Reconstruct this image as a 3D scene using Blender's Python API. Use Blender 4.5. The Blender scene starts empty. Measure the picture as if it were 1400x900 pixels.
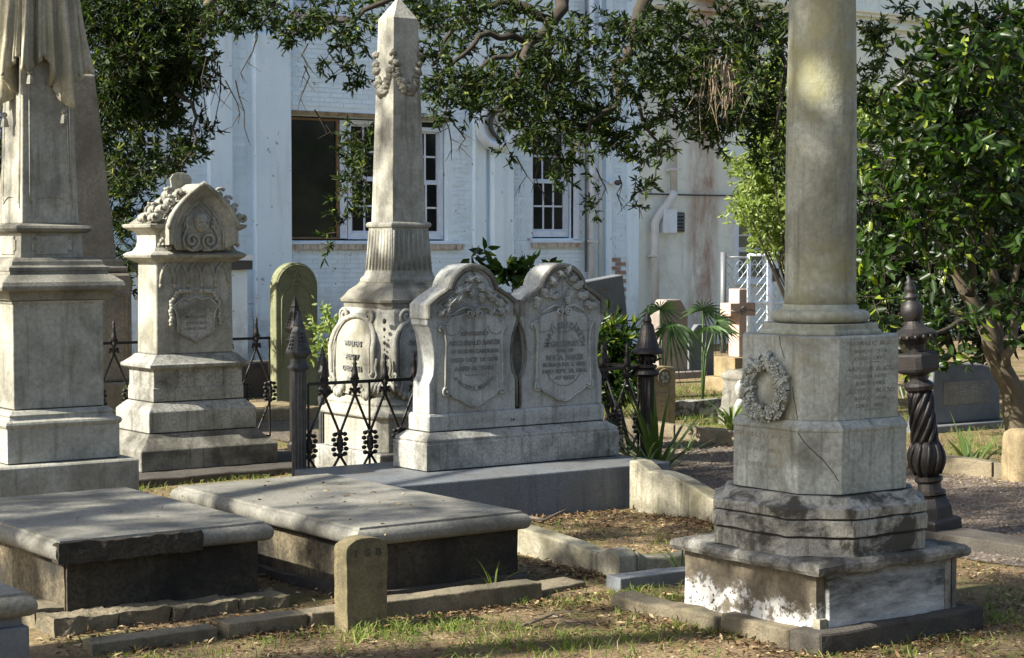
import bpy, bmesh, math, random
import numpy as np
from mathutils import Vector, Matrix, Quaternion, noise as mnoise
random.seed(7); RNG = np.random.default_rng(11)
PI = math.pi; R = math.radians
scene = bpy.context.scene; COL = scene.collection

# ------------------------------------------------------------------ camera
FPX = 2558.0
YAW, PIT = R(36.2), math.atan(115/FPX)
CAMP = Vector((0, 0, 1.6))
cd = bpy.data.cameras.new('camera'); cam = bpy.data.objects.new('camera', cd); COL.objects.link(cam)
cam.location = CAMP; cam.rotation_euler = (PI/2-PIT, 0, -YAW)
cd.sensor_width = 36; cd.lens = FPX/1400*36; cd.clip_start = .05; cd.clip_end = 2000
scene.camera = cam
# ------------------------------------------------------------------ light
SUN_EL, SUN_AZ = R(37), R(8)          # azimuth measured from -X towards +Y
SDIR = Vector((-math.cos(SUN_EL)*math.cos(SUN_AZ), math.cos(SUN_EL)*math.sin(SUN_AZ), math.sin(SUN_EL)))
w = bpy.data.worlds.new('World'); scene.world = w; w.use_nodes = True
nt = w.node_tree; bg = nt.nodes['Background']; sky = nt.nodes.new('ShaderNodeTexSky')
sky.sky_type = 'NISHITA'; sky.sun_disc = False; sky.sun_elevation = SUN_EL
sky.sun_rotation = math.atan2(SDIR.x, SDIR.y)
sky.air_density = 1.0; sky.dust_density = 2.0; sky.ozone_density = 0.8
nt.links.new(sky.outputs[0], bg.inputs[0]); bg.inputs[1].default_value = 0.082
sd = bpy.data.lights.new('sun', 'SUN'); sun = bpy.data.objects.new('sun', sd); COL.objects.link(sun)
sd.energy = 5.0; sd.angle = R(.53); sd.color = (1, .945, .83)
sun.rotation_euler = (-SDIR).to_track_quat('-Z', 'Y').to_euler(); sun.location = (0, 0, 30)
scene.view_settings.view_transform = 'Standard'; scene.view_settings.look = 'None'
scene.view_settings.gamma = 1; scene.view_settings.exposure = 1.40

# ------------------------------------------------------------------ pixel helpers (photograph survey -> world points)
FW = Vector((math.sin(YAW)*math.cos(PIT), math.cos(YAW)*math.cos(PIT), -math.sin(PIT)))
RT = Vector((math.cos(YAW), -math.sin(YAW), 0)); UPV = RT.cross(FW)
def ray(x, y): return FW + RT*((x-700)/FPX) - UPV*((y-450)/FPX)
def atD(x, y, d): return CAMP + ray(x, y)*d
def atY(x, y, Y): r = ray(x, y); return CAMP + r*(Y/r.y)
def gnd(x, y, h=0): r = ray(x, y); return CAMP + r*((h-1.6)/r.z)

# ------------------------------------------------------------------ materials
def newmat(name):
    m = bpy.data.materials.new(name); m.use_nodes = True
    return m, m.node_tree, m.node_tree.nodes['Principled BSDF']
def rgb(c): return (c[0], c[1], c[2], 1)
class NB:
    def __init__(s, nt): s.nt = nt
    def n(s, t, **k):
        o = s.nt.nodes.new(t)
        for a, v in k.items(): setattr(o, a, v)
        return o
    def l(s, a, b): s.nt.links.new(a, b)
    def noise(s, vec, scale, detail=4, rough=.6, dist=0):
        o = s.n('ShaderNodeTexNoise'); o.inputs['Scale'].default_value = scale; o.inputs['Detail'].default_value = detail
        o.inputs['Roughness'].default_value = rough; o.inputs['Distortion'].default_value = dist
        if vec is not None: s.l(vec, o.inputs['Vector'])
        return o.outputs['Fac']
    def ramp(s, fac, lo, hi):
        o = s.n('ShaderNodeMapRange'); o.inputs['From Min'].default_value = lo; o.inputs['From Max'].default_value = hi
        s.l(fac, o.inputs['Value']); return o.outputs['Result']
    def mul(s, a, b):
        o = s.n('ShaderNodeMath', operation='MULTIPLY', use_clamp=True)
        s.l(a, o.inputs[0])
        if isinstance(b, (int, float)): o.inputs[1].default_value = b
        else: s.l(b, o.inputs[1])
        return o.outputs[0]
    def mix(s, fac, a, b, mode='MIX'):
        o = s.n('ShaderNodeMix', data_type='RGBA', blend_type=mode)
        if isinstance(fac, (int, float)): o.inputs[0].default_value = fac
        else: s.l(fac, o.inputs[0])
        for v, i in ((a, 6), (b, 7)):
            if isinstance(v, tuple): o.inputs[i].default_value = rgb(v)
            else: s.l(v, o.inputs[i])
        return o.outputs[2]
    def coord(s, scale=None, rot=None, kind='Object'):
        t = s.n('ShaderNodeTexCoord'); v = t.outputs[kind]
        if scale or rot:
            m = s.n('ShaderNodeMapping'); s.l(v, m.inputs[0])
            if scale: m.inputs['Scale'].default_value = scale
            if rot: m.inputs['Rotation'].default_value = rot
            v = m.outputs[0]
        return v
    def pos(s, scale=None):
        v = s.n('ShaderNodeNewGeometry').outputs['Position']
        if scale:
            m = s.n('ShaderNodeMapping'); s.l(v, m.inputs[0]); m.inputs['Scale'].default_value = scale; v = m.outputs[0]
        return v
    def bump(s, h, strength, dist=.02):
        o = s.n('ShaderNodeBump'); o.inputs['Strength'].default_value = strength; o.inputs['Distance'].default_value = dist
        s.l(h, o.inputs['Height']); return o.outputs[0]

def stone(name, c1, c2, stain, amt=.6, streak=.6, scale=5, lo=.5, hi=.68, moss=None, moss_lo=.58, fine=.35, bump=.35, rough=.75, island=0., spec=.3):
    m, nt, b = newmat(name); q = NB(nt); v = q.coord()
    base = q.mix(q.ramp(q.noise(v, scale, 5), .35, .65), c1, c2)
    base = q.mix(q.mul(q.ramp(q.noise(v, scale*14, 4, .7), .42, .62), fine), base, stain)
    base = q.mix(q.mul(q.ramp(q.noise(v, scale*.7, 8, .68, .4), lo, hi), amt), base, stain)
    if streak:
        vs = q.coord((22, 22, 1.6))
        base = q.mix(q.mul(q.ramp(q.noise(vs, 1, 5, .65), .52, .72), streak), base, stain)
    if moss:
        base = q.mix(q.mul(q.ramp(q.noise(v, scale*.5, 7, .65, .3), moss_lo, moss_lo+.14), .75), base, moss)
    if island:
        g = q.n('ShaderNodeNewGeometry'); base = q.mix(q.mul(g.outputs['Random Per Island'], island), base, stain)
    q.l(base, b.inputs['Base Color']); b.inputs['Roughness'].default_value = rough
    b.inputs['Specular IOR Level'].default_value = spec
    q.l(q.bump(q.noise(v, scale*18, 6, .7), bump*1.5, .008), b.inputs['Normal'])
    return m
def plain(name, c, rough=.6, metal=0, c2=None, scale=8, bump=0, spec=.5):
    m, nt, b = newmat(name); q = NB(nt)
    b.inputs['Roughness'].default_value = rough; b.inputs['Metallic'].default_value = metal; b.inputs['Specular IOR Level'].default_value = spec
    if c2:
        v = q.coord(); q.l(q.mix(q.ramp(q.noise(v, scale, 6, .7), .4, .65), c, c2), b.inputs['Base Color'])
        if bump: q.l(q.bump(q.noise(v, scale*6, 5), bump, .006), b.inputs['Normal'])
    else: b.inputs['Base Color'].default_value = rgb(c)
    return m
def leafmat(name, c1, c2, c3=None, p3=.92, rough=.38, trans=.3, spec=.5):
    m, nt, b = newmat(name); q = NB(nt); g = q.n('ShaderNodeNewGeometry'); r = g.outputs['Random Per Island']
    base = q.mix(r, c1, c2)
    if c3: base = q.mix(q.ramp(r, p3, p3+.02), base, c3)
    q.l(base, b.inputs['Base Color']); b.inputs['Roughness'].default_value = rough; b.inputs['Specular IOR Level'].default_value = spec
    if trans:
        t = q.n('ShaderNodeBsdfTranslucent'); h = q.n('ShaderNodeHueSaturation'); h.inputs['Value'].default_value = 1.7; h.inputs['Saturation'].default_value = 1.15
        q.l(base, h.inputs['Color']); q.l(h.outputs[0], t.inputs['Color'])
        x = q.n('ShaderNodeMixShader'); x.inputs[0].default_value = trans
        q.l(b.outputs[0], x.inputs[1]); q.l(t.outputs[0], x.inputs[2]); q.l(x.outputs[0], nt.nodes['Material Output'].inputs['Surface'])
    return m

M = {}
M['cream'] = stone('cream marble', (.40, .395, .345), (.33, .32, .27), (.10, .095, .07), .75, .65, 3.4, .45, .66, moss=(.20, .195, .105), moss_lo=.58, fine=.32)
M['cream_dark'] = stone('weathered shade-toned cream marble', (.28, .27, .22), (.20, .19, .155), (.06, .056, .045), .8, .3, 5, .45, .65)  # weathered tone, also laid on mouldings to deepen their shade
M['drape'] = stone('lichened drape marble', (.40, .37, .285), (.31, .29, .205), (.12, .11, .07), .6, .6, 4, .48, .7, moss=(.21, .20, .10), moss_lo=.58)
M['marble'] = stone('grey white marble', (.40, .40, .37), (.29, .288, .255), (.07, .066, .052), .85, .8, 4.2, .45, .65, moss=(.17, .155, .095), moss_lo=.6, fine=.45)
M['marble_dark'] = stone('black stained shade-toned marble', (.26, .25, .215), (.17, .165, .135), (.045, .042, .034), .85, .7, 5, .44, .62)  # stain tone, doubling as painted shade on mouldings and recesses
M['tablet'] = stone('blue white tablet marble', (.42, .435, .415), (.34, .35, .325), (.09, .085, .068), .65, .75, 3.6, .49, .70, moss=(.25, .22, .16), moss_lo=.60, fine=.28)
M['letters'] = stone('weathered raised letters', (.23, .235, .22), (.17, .17, .155), (.09, .085, .075), .5, 0, 6)
M['incised'] = plain('dark incised letters', (.12, .115, .095), .9, c2=(.30, .30, .27), scale=30)
M['incised_pale'] = plain('faint incised letters', (.17, .155, .125), .9, c2=(.28, .26, .21), scale=30)
M['crack'] = plain('crack line', (.03, .028, .024), .95)
M['column'] = stone('green stained column marble', (.375, .395, .345), (.285, .295, .24), (.09, .09, .062), .8, .65, 3, .45, .64, moss=(.24, .225, .095), moss_lo=.5, fine=.3)
M['die'] = stone('veined grey die marble', (.40, .43, .405), (.31, .33, .295), (.09, .09, .07), .8, .75, 3.6, .47, .66, moss=(.26, .225, .13), moss_lo=.55, fine=.38)
M['course'] = stone('eroded marble', (.44, .435, .39), (.34, .33, .28), (.045, .042, .034), .95, .95, 5.5, .47, .57, bump=.8, fine=.3)
M['slab'] = stone('grey slab', (.25, .242, .208), (.18, .173, .145), (.07, .065, .05), .7, 0, 4, .48, .7, moss=(.17, .165, .11), moss_lo=.6, fine=.45, rough=.7)
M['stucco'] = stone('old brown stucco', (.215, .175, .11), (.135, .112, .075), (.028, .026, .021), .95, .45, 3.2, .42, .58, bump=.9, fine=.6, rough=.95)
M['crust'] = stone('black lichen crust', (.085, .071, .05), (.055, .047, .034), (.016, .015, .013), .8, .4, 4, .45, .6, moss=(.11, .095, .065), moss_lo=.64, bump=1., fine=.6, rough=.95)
M['footstone'] = stone('ochre footstone', (.25, .205, .11), (.18, .15, .085), (.06, .055, .035), .7, .3, 9, .48, .66, bump=.7, fine=.5, rough=.95)
M['kerb'] = stone('mossy kerb stone', (.27, .225, .15), (.19, .16, .105), (.06, .058, .042), .7, .1, 6, .46, .66, moss=(.13, .135, .05), moss_lo=.58, bump=.8, rough=.95)
M['white_kerb'] = stone('stained white kerb', (.40, .375, .295), (.31, .29, .21), (.10, .088, .05), .85, .8, 5, .44, .66, fine=.4)
M['dark_kerb'] = stone('dark kerb', (.095, .085, .07), (.065, .058, .05), (.025, .023, .02), .7, .2, 5, bump=.8, rough=.95)
M['obelisk_old'] = stone('old grey brown obelisk', (.29, .255, .20), (.23, .205, .16), (.11, .095, .07), .7, .4, 3.5, .46, .66, bump=.6, fine=.5)
M['green_stone'] = stone('green algae stone', (.23, .24, .135), (.18, .19, .105), (.07, .07, .04), .6, .4, 5, .5, .7)
M['iron'] = plain('black cast iron', (.011, .011, .011), .5, .2, (.026, .019, .015), 16, .4)
M['iron_grey'] = plain('weathered grey iron', (.075, .075, .075), .55, .3, (.035, .034, .033), 18, .35)
M['rust_iron'] = plain('brown black iron', (.013, .012, .012), .5, .2, (.026, .021, .019), 14, .4)
M['bluegrey_stone'] = stone('blue grey granite', (.17, .18, .19), (.13, .14, .15), (.07, .075, .08), .5, .1, 6)
M['pink_stone'] = stone('pinkish headstone', (.31, .265, .235), (.25, .215, .19), (.12, .10, .085), .5, .3, 3)
M['pink_cross'] = stone('pink granite', (.60, .44, .37), (.54, .39, .325), (.32, .21, .16), .3, 0, 12, fine=.5)
M['tan_stone'] = stone('tan lichen stone', (.36, .28, .16), (.27, .21, .115), (.10, .08, .045), .75, .6, 7, .46, .64, fine=.5)
M['paint'] = plain('white paint', (.64, .72, .80), .5, c2=(.54, .61, .68), scale=5)
M['paint_blue'] = plain('bluish sash paint', (.62, .68, .76), .45, c2=(.50, .58, .68), scale=6)
M['pipe'] = plain('painted pipe', (.56, .58, .59), .45, c2=(.46, .47, .46), scale=4)
M['glass'] = plain('dark window glass', (.010, .012, .012), .06, spec=.2)
M['glass_green'] = plain('dull greenish glass', (.10, .125, .085), .2, c2=(.07, .09, .06), scale=5)
M['board'] = plain('dark window board', (.010, .011, .010), .07, c2=(.016, .02, .012), scale=3, spec=.3)
M['sill_brick'] = stone('dirty painted sill bricks', (.58, .55, .48), (.48, .45, .39), (.24, .16, .11), .8, .5, 9, .5, .66)
M['wood_brown'] = plain('brown wood', (.20, .12, .055), .7, c2=(.14, .085, .04), scale=12)
M['dark_metal'] = plain('dark louvre', (.05, .05, .05), .6)
M['galv'] = plain('galvanised steel', (.62, .63, .64), .4, .3, (.52, .53, .54), 20)
M['post_grey'] = plain('grey post', (.14, .15, .16), .5, .2)
M['brick_red'] = stone('old red brick', (.22, .10, .065), (.30, .17, .12), (.42, .40, .36), .7, 0, 9, .47, .62)
M['bark'] = stone('oak bark', (.085, .07, .052), (.055, .046, .036), (.02, .018, .015), .7, .5, 8, bump=1., rough=.95)
M['bark_pale'] = stone('pale lichened bark', (.20, .165, .11), (.13, .108, .075), (.05, .043, .03), .7, .3, 9, bump=1., rough=.95)
M['oak_leaf'] = leafmat('oak leaf', (.010, .022, .005), (.036, .062, .010), (.15, .18, .03), .93, .55, .26, .25)
M['camellia_leaf'] = leafmat('glossy evergreen leaf', (.007, .016, .004), (.040, .085, .011), (.20, .26, .03), .90, .38, .35, .4)
M['bush_leaf'] = leafmat('dark bush leaf', (.012, .022, .009), (.028, .045, .015), None, .9, .45, .15)
M['light_leaf'] = leafmat('pale shrub leaf', (.13, .19, .045), (.26, .32, .09), None, .9, .45, .4)
M['yucca'] = leafmat('strap leaf', (.05, .085, .022), (.10, .15, .035), (.22, .20, .09), .9, .4, .25)
M['palm'] = leafmat('palmetto leaf', (.045, .09, .035), (.09, .15, .05), (.25, .20, .08), .93, .4, .25)
M['grass'] = leafmat('grass blade', (.085, .135, .02), (.165, .215, .04), (.28, .25, .11), .80, .6, .3, .3)
M['litter'] = leafmat('dead leaf', (.065, .042, .024), (.20, .125, .06), (.38, .30, .17), .86, .8, .1, .2)
M['twig'] = plain('twig bark', (.10, .08, .06), .9, c2=(.16, .13, .10), scale=30)
M['moss_strand'] = plain('hanging dry strands', (.23, .18, .115), .9, c2=(.16, .125, .08), scale=10)
M['pebble'] = leafmat('pebble', (.09, .072, .058), (.22, .185, .15), (.10, .065, .04), .85, .8, 0, .3)

def granite():
    m, nt, b = newmat('grey speckled granite'); q = NB(nt); v = q.coord()
    c = q.mix(q.ramp(q.noise(v, 190, 2, .6), .38, .62), (.07, .078, .088), (.17, .185, .20))
    c = q.mix(q.mul(q.ramp(q.noise(v, 2.5, 7, .7), .45, .68), .75), c, (.105, .098, .085)); c = q.mix(q.mul(q.ramp(q.noise(q.coord((14, 14, 1.5)), 1, 6, .7), .52, .70), .6), c, (.045, .044, .042)); c = q.mix(q.mul(q.ramp(q.noise(v, 16, 5, .7), .62, .7), .6), c, (.24, .235, .20))
    q.l(c, b.inputs['Base Color']); b.inputs['Roughness'].default_value = .6; return m
M['granite'] = granite()
def flake(name, under, top, lo, hi, rot=None, sc=(3, 3, 3), zhi=None, speck=1.):
    """white surface with a dark crust over part of it; the crust thins towards the foot where damp has lifted it"""
    m, nt, b = newmat(name); q = NB(nt); v = q.coord()
    vs = q.coord(sc, rot)
    f = q.noise(vs, 1, 9, .76, .2)
    if zhi:
        s = q.n('ShaderNodeSeparateXYZ'); q.l(v, s.inputs[0])
        zz = q.n('ShaderNodeMapRange'); q.l(s.outputs[2], zz.inputs['Value'])
        zz.inputs['From Min'].default_value = 0; zz.inputs['From Max'].default_value = zhi; zz.inputs['To Min'].default_value = -.17; zz.inputs['To Max'].default_value = .17
        a = q.n('ShaderNodeMath', operation='ADD'); q.l(f, a.inputs[0]); q.l(zz.outputs[0], a.inputs[1]); f = a.outputs[0]
    k = q.ramp(f, lo, hi)
    cr = q.mix(q.ramp(q.noise(v, 30, 5, .7), .35, .65), top, tuple(x*.45 for x in top))
    un = q.mix(q.mul(q.ramp(q.noise(v, 48, 3, .6), .58, .63), speck), under, tuple(x*.4 for x in top))
    q.l(q.mix(k, un, cr), b.inputs['Base Color']); b.inputs['Roughness'].default_value = .85
    q.l(q.bump(k, .6, .012), b.inputs['Normal']); return m
M['flaked'] = flake('stucco flaked to white lime', (.52, .51, .48), (.15, .125, .085), .46, .52, zhi=.3, sc=(5, 5, 5))
M['cap'] = stone('crusted cap slab', (.40, .395, .355), (.29, .28, .24), (.055, .05, .04), .9, .3, 6, .46, .6, bump=1., fine=.45)
M['veined'] = flake('black streaked white marble', (.46, .48, .48), (.055, .055, .05), .36, .66, rot=(0, R(-38), 0), sc=(2.4, 3, 9), zhi=.36, speck=.12)

def wallmat():
    m, nt, b = newmat('white painted brick'); q = NB(nt); v = q.pos()
    g = q.n('ShaderNodeNewGeometry')
    c = q.mix(q.ramp(q.noise(v, .9, 6, .65), .35, .7), (.72, .86, .95), (.61, .75, .85))
    c = q.mix(q.mul(g.outputs['Random Per Island'], .22), c, (.42, .45, .47))
    chips = q.ramp(q.noise(v, 9, 4, .6), .665, .69)
    c = q.mix(q.mul(q.ramp(q.noise(q.pos((6, 6, .5)), 1, 6, .7), .5, .72), .45), c, (.40, .45, .48))
    lowz = q.n('ShaderNodeSeparateXYZ'); q.l(v, lowz.inputs[0])
    c = q.mix(q.mul(chips, .75), c, (.20, .13, .10))
    damp = q.mul(q.ramp(lowz.outputs[2], 1.15, .3), q.ramp(q.noise(v, 3.5, 7, .75), .40, .60))
    c = q.mix(q.mul(damp, .7), c, (.27, .26, .24))
    q.l(c, b.inputs['Base Color']); b.inputs['Roughness'].default_value = .7
    q.l(q.bump(q.noise(v, 40, 4), .3, .01), b.inputs['Normal']); return m
M['wall'] = wallmat()
def annexmat():
    m, nt, b = newmat('stained lime render'); q = NB(nt); v = q.pos()
    c = q.mix(q.ramp(q.noise(v, .9, 6, .65), .38, .66), (.78, .82, .75), (.64, .69, .63))
    s = q.n('ShaderNodeSeparateXYZ'); q.l(v, s.inputs[0])
    vs = q.pos((3.2, 3.2, .35)); st = q.noise(vs, 1, 7, .7)
    c = q.mix(q.mul(q.ramp(st, .58, .76), .6), c, (.30, .25, .17))
    mot = q.noise(v, 3.5, 8, .8, .2); c = q.mix(q.mul(q.ramp(mot, .54, .7), .45), c, (.42, .37, .28))
    def band(x0, x1, soft):                      # iron-coloured run-off below a failed gutter joint
        a = q.ramp(s.outputs[0], x0-soft, x0+soft); d = q.ramp(s.outputs[0], x1+soft, x1-soft); return q.mul(a, d)
    rb = q.mul(band(20.1, 20.65, .10), q.ramp(q.noise(q.pos((4, 4, 1.1)), 1, 9, .8, .3), .36, .60))
    c = q.mix(q.mul(rb, .85), c, (.27, .125, .075))
    rb2 = q.mul(band(19.3, 20.9, .3), q.ramp(q.noise(q.pos((1.5, 1.5, 1.1)), 1, 8, .75, .3), .47, .63))
    c = q.mix(q.mul(rb2, .32), c, (.33, .22, .14))
    q.l(c, b.inputs['Base Color']); b.inputs['Roughness'].default_value = .85
    q.l(q.bump(q.noise(v, 12, 7, .7), .4, .02), b.inputs['Normal']); return m
M['annex'] = annexmat()
def groundmat():
    m, nt, b = newmat('sandy churchyard soil'); q = NB(nt); v = q.coord()
    c = q.mix(q.ramp(q.noise(v, 1.6, 6, .65), .4, .62), (.31, .225, .13), (.16, .112, .066))
    c = q.mix(q.mul(q.ramp(q.noise(v, 45, 4, .7), .45, .65), .65), c, (.065, .048, .032))
    c = q.mix(q.mul(q.ramp(q.noise(v, 2.3, 7, .7, .3), .48, .62), .75), c, (.10, .12, .03))
    c = q.mix(q.mul(q.ramp(q.noise(v, 110, 2, .6), .6, .7), .7), c, (.34, .27, .18))
    q.l(c, b.inputs['Base Color']); b.inputs['Roughness'].default_value = 1; b.inputs['Specular IOR Level'].default_value = .15
    q.l(q.bump(q.noise(v, 60, 6, .75), .9, .02), b.inputs['Normal']); return m
M['soil'] = groundmat()
def gravelmat():
    m, nt, b = newmat('grey gravel'); q = NB(nt); v = q.coord()
    c = q.mix(q.ramp(q.noise(v, 70, 3, .7), .35, .65), (.075, .06, .048), (.20, .165, .13))
    c = q.mix(q.mul(q.ramp(q.noise(v, 2, 6, .7), .45, .65), .6), c, (.13, .095, .065))
    q.l(c, b.inputs['Base Color']); b.inputs['Roughness'].default_value = 1
    q.l(q.bump(q.noise(v, 80, 4, .7), 1, .02), b.inputs['Normal']); return m
M['gravel'] = gravelmat()

# ------------------------------------------------------------------ mesh helpers
_ico = {}
def ico(sub=1):
    if sub not in _ico:
        b = bmesh.new(); bmesh.ops.create_icosphere(b, subdivisions=sub, radius=1)
        _ico[sub] = ([v.co.copy() for v in b.verts], [[v.index for v in f.verts] for f in b.faces]); b.free()
    return _ico[sub]
class MB:
    def __init__(s): s.v = []; s.f = []
    def add(s, vs, fs):
        o = len(s.v); s.v += [tuple(p) for p in vs]; s.f += [[i+o for i in f] for f in fs]; return s
    def box(s, x0, x1, y0, y1, z0, z1):
        return s.add([(x0, y0, z0), (x1, y0, z0), (x1, y1, z0), (x0, y1, z0), (x0, y0, z1), (x1, y0, z1), (x1, y1, z1), (x0, y1, z1)],
                     [(3, 2, 1, 0), (4, 5, 6, 7), (0, 1, 5, 4), (1, 2, 6, 5), (2, 3, 7, 6), (3, 0, 4, 7)])
    def loft(s, rings, cap=True, closed=True):
        n = len(rings[0]); o = len(s.v)
        for r in rings: s.v += [tuple(p) for p in r]
        for k in range(len(rings)-1):
            for i in range(n if closed else n-1):
                j = (i+1) % n; a = o+k*n
                s.f.append([a+i, a+j, a+n+j, a+n+i])
        if cap:
            s.f.append([o+i for i in range(n)][::-1]); s.f.append([o+(len(rings)-1)*n+i for i in range(n)])
        return s
    def rect(s, prof, cx=0, cy=0):              # stacked rectangular section: (hx, hy, z)
        return s.loft([[(cx-hx, cy-hy, z), (cx+hx, cy-hy, z), (cx+hx, cy+hy, z), (cx-hx, cy+hy, z)] for hx, hy, z in prof])
    def sq(s, prof, cx=0, cy=0): return s.rect([(h, h, z) for h, z in prof], cx, cy)
    def oct(s, prof, cx=0, cy=0):               # square with cut corners: (a, c, z)
        return s.loft([[(cx+x, cy+y, z) for x, y in ((-a+c, -a), (a-c, -a), (a, -a+c), (a, a-c), (a-c, a), (-a+c, a), (-a, a-c), (-a, -a+c))] for a, c, z in prof])
    def lathe(s, prof, cx=0, cy=0, n=16, flute=0, fl=0.):
        return s.loft([[(cx+r*(1-fl*(i % 2 if flute else 0))*math.cos(2*PI*i/n), cy+r*(1-fl*(i % 2 if flute else 0))*math.sin(2*PI*i/n), z) for i in range(n)] for r, z in prof])
    def tube(s, pts, rad, n=6, cap=True):
        pts = [Vector(p) for p in pts]; m = len(pts)
        if not hasattr(rad, '__len__'): rad = [rad]*m
        rings = []; up = None
        for i in range(m):
            t = (pts[min(i+1, m-1)]-pts[max(i-1, 0)])
            if t.length < 1e-9: t = Vector((0, 0, 1))
            t.normalize()
            if up is None: up = t.orthogonal().normalized()
            else:
                up = up - t*up.dot(t)
                up = up.normalized() if up.length > 1e-6 else t.orthogonal().normalized()
            w_ = t.cross(up)
            rings.append([pts[i]+(up*math.cos(2*PI*k/n)+w_*math.sin(2*PI*k/n))*rad[i] for k in range(n)])
        return s.loft(rings, cap)
    def blob(s, c, r, sub=1, rot=None):
        vs, fs = ico(sub); r = (r, r, r) if isinstance(r, (int, float)) else r; c = Vector(c)
        out = []
        for p in vs:
            q = Vector((p.x*r[0], p.y*r[1], p.z*r[2]))
            if rot: q = rot @ q
            out.append(c+q)
        return s.add(out, fs)
    def prismY(s, out, y0, y1):                 # outline in (x, z), counter-clockwise seen from -Y
        n = len(out); o = len(s.v)
        s.v += [(x, y0, z) for x, z in out]+[(x, y1, z) for x, z in out]
        s.f.append([o+i for i in range(n)]); s.f.append([o+n+i for i in range(n)][::-1])
        for i in range(n): j = (i+1) % n; s.f.append([o+j, o+i, o+n+i, o+n+j])
        return s
    def prismX(s, out, x0, x1):                 # outline in (u, z), u runs along -Y (rightwards seen from -X)
        n = len(out); o = len(s.v)
        s.v += [(x0, -u, z) for u, z in out]+[(x1, -u, z) for u, z in out]
        s.f.append([o+i for i in range(n)]); s.f.append([o+n+i for i in range(n)][::-1])
        for i in range(n): j = (i+1) % n; s.f.append([o+j, o+i, o+n+i, o+n+j])
        return s
    def build(s, name, mat, parent=None, smooth=False, bevel=0, world=False, kind=None, rough=None, weld=False):
        if world and parent is not None:
            o = Vector((0, 0, 0)); p = parent
            while p is not None: o += p.location; p = p.parent
            s.v = [(x-o.x, y-o.y, z-o.z) for x, y, z in s.v]
        me = bpy.data.meshes.new(name); me.from_pydata(s.v, [], s.f); me.update()
        b = bmesh.new(); b.from_mesh(me)
        if rough:
            edge, amp, freq = rough
            for _ in range(6):
                es = [e for e in b.edges if e.calc_length() > edge]
                if not es: break
                bmesh.ops.subdivide_edges(b, edges=es, cuts=1, use_grid_fill=True)
            bmesh.ops.triangulate(b, faces=[f for f in b.faces if len(f.verts) > 4])
            for v in b.verts:
                q = v.co*freq
                d = Vector((mnoise.noise(q), mnoise.noise(q+Vector((31, 7, 3))), mnoise.noise(q+Vector((5, 17, 43)))))
                d2 = Vector((mnoise.noise(q*3.1), mnoise.noise(q*3.1+Vector((1, 9, 3))), mnoise.noise(q*3.1+Vector((8, 1, 4)))))
                v.co += d*amp+d2*amp*.5
        bmesh.ops.recalc_face_normals(b, faces=b.faces)
        b.to_mesh(me); b.free()
        if smooth: me.polygons.foreach_set('use_smooth', [True]*len(me.polygons))
        me.materials.append(mat)
        ob = bpy.data.objects.new(name, me); COL.objects.link(ob); ob.parent = parent
        if kind: ob['kind'] = kind
        if bevel:
            md = ob.modifiers.new('soft_edges', 'BEVEL'); md.width = bevel; md.segments = 2; md.limit_method = 'ANGLE'; md.angle_limit = R(40)
        return ob
def thing(name, label, cat, loc=(0, 0, 0), group=None):
    o = bpy.data.objects.new(name, None); COL.objects.link(o); o.location = loc; o.empty_display_size = .1
    o['label'] = label; o['category'] = cat
    if group: o['group'] = group
    return o
def tag(o, label, cat, group=None):
    o['label'] = label; o['category'] = cat
    if group: o['group'] = group
    return o
def part_copy(o, parent, loc=None, rot=None, scale=None):
    c = o.copy(); COL.objects.link(c); c.parent = parent
    if loc is not None: c.location = loc
    if rot is not None: c.rotation_euler = rot
    if scale is not None: c.scale = scale
    return c
def spiral(c, r0, turns, a0, sgn=1, n=16, plane='Y', off=0):
    pts = []
    for i in range(n+1):
        t = i/n; r = r0*(1-.82*t); a = a0+sgn*turns*2*PI*t
        u, z = c[0]+r*math.cos(a), c[1]+r*math.sin(a)
        pts.append((u, off, z) if plane == 'Y' else (off, -u, z))
    return pts
def arc(cx, cz, r, a0, a1, n): return [(cx+r*math.cos(R(a0+(a1-a0)*i/n)), cz+r*math.sin(R(a0+(a1-a0)*i/n))) for i in range(n+1)]
def P(pts, plane, off): return [(u, off, z) if plane == 'Y' else (off, -u, z) for u, z in pts]

# text -------------------------------------------------------------
def text_mesh(s, ext, shear=0, bold=0.):
    cu = bpy.data.curves.new('t', 'FONT'); cu.body = s; cu.size = 1; cu.extrude = ext; cu.shear = shear; cu.align_x = 'CENTER'; cu.resolution_u = 2; cu.offset = bold
    o = bpy.data.objects.new('t', cu); me = bpy.data.meshes.new_from_object(o)
    bpy.data.objects.remove(o); bpy.data.curves.remove(cu); return me
def lettering(s, height, u, z, off, plane, mat, parent, width=None, ext=.003, shear=0, bold=.012, spacing=None):
    """one line of cut or raised letters on a face that looks to -Y ('Y') or -X ('X'); (u, z) is its centre"""
    me = text_mesh(s, 1, shear, bold)
    co = np.empty(len(me.vertices)*3); me.vertices.foreach_get('co', co); co = co.reshape(-1, 3)
    x0, x1 = co[:, 0].min(), co[:, 0].max(); sy = height/.70; sx = sy if width is None else width/(x1-x0)
    x = (co[:, 0]-(x0+x1)/2)*sx; y = (co[:, 1]-.35)*sy; d = co[:, 2]*ext
    out = np.stack([u+x, off-d, z+y], 1) if plane == 'Y' else np.stack([off-d, -(u+x), z+y], 1)
    me.vertices.foreach_set('co', out.ravel()); me.update(); me.name = 'lettering'
    me.materials.clear(); me.materials.append(mat)
    o = bpy.data.objects.new('lettering', me); COL.objects.link(o); o.parent = parent; o['kind'] = 'stuff'; return o
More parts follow.
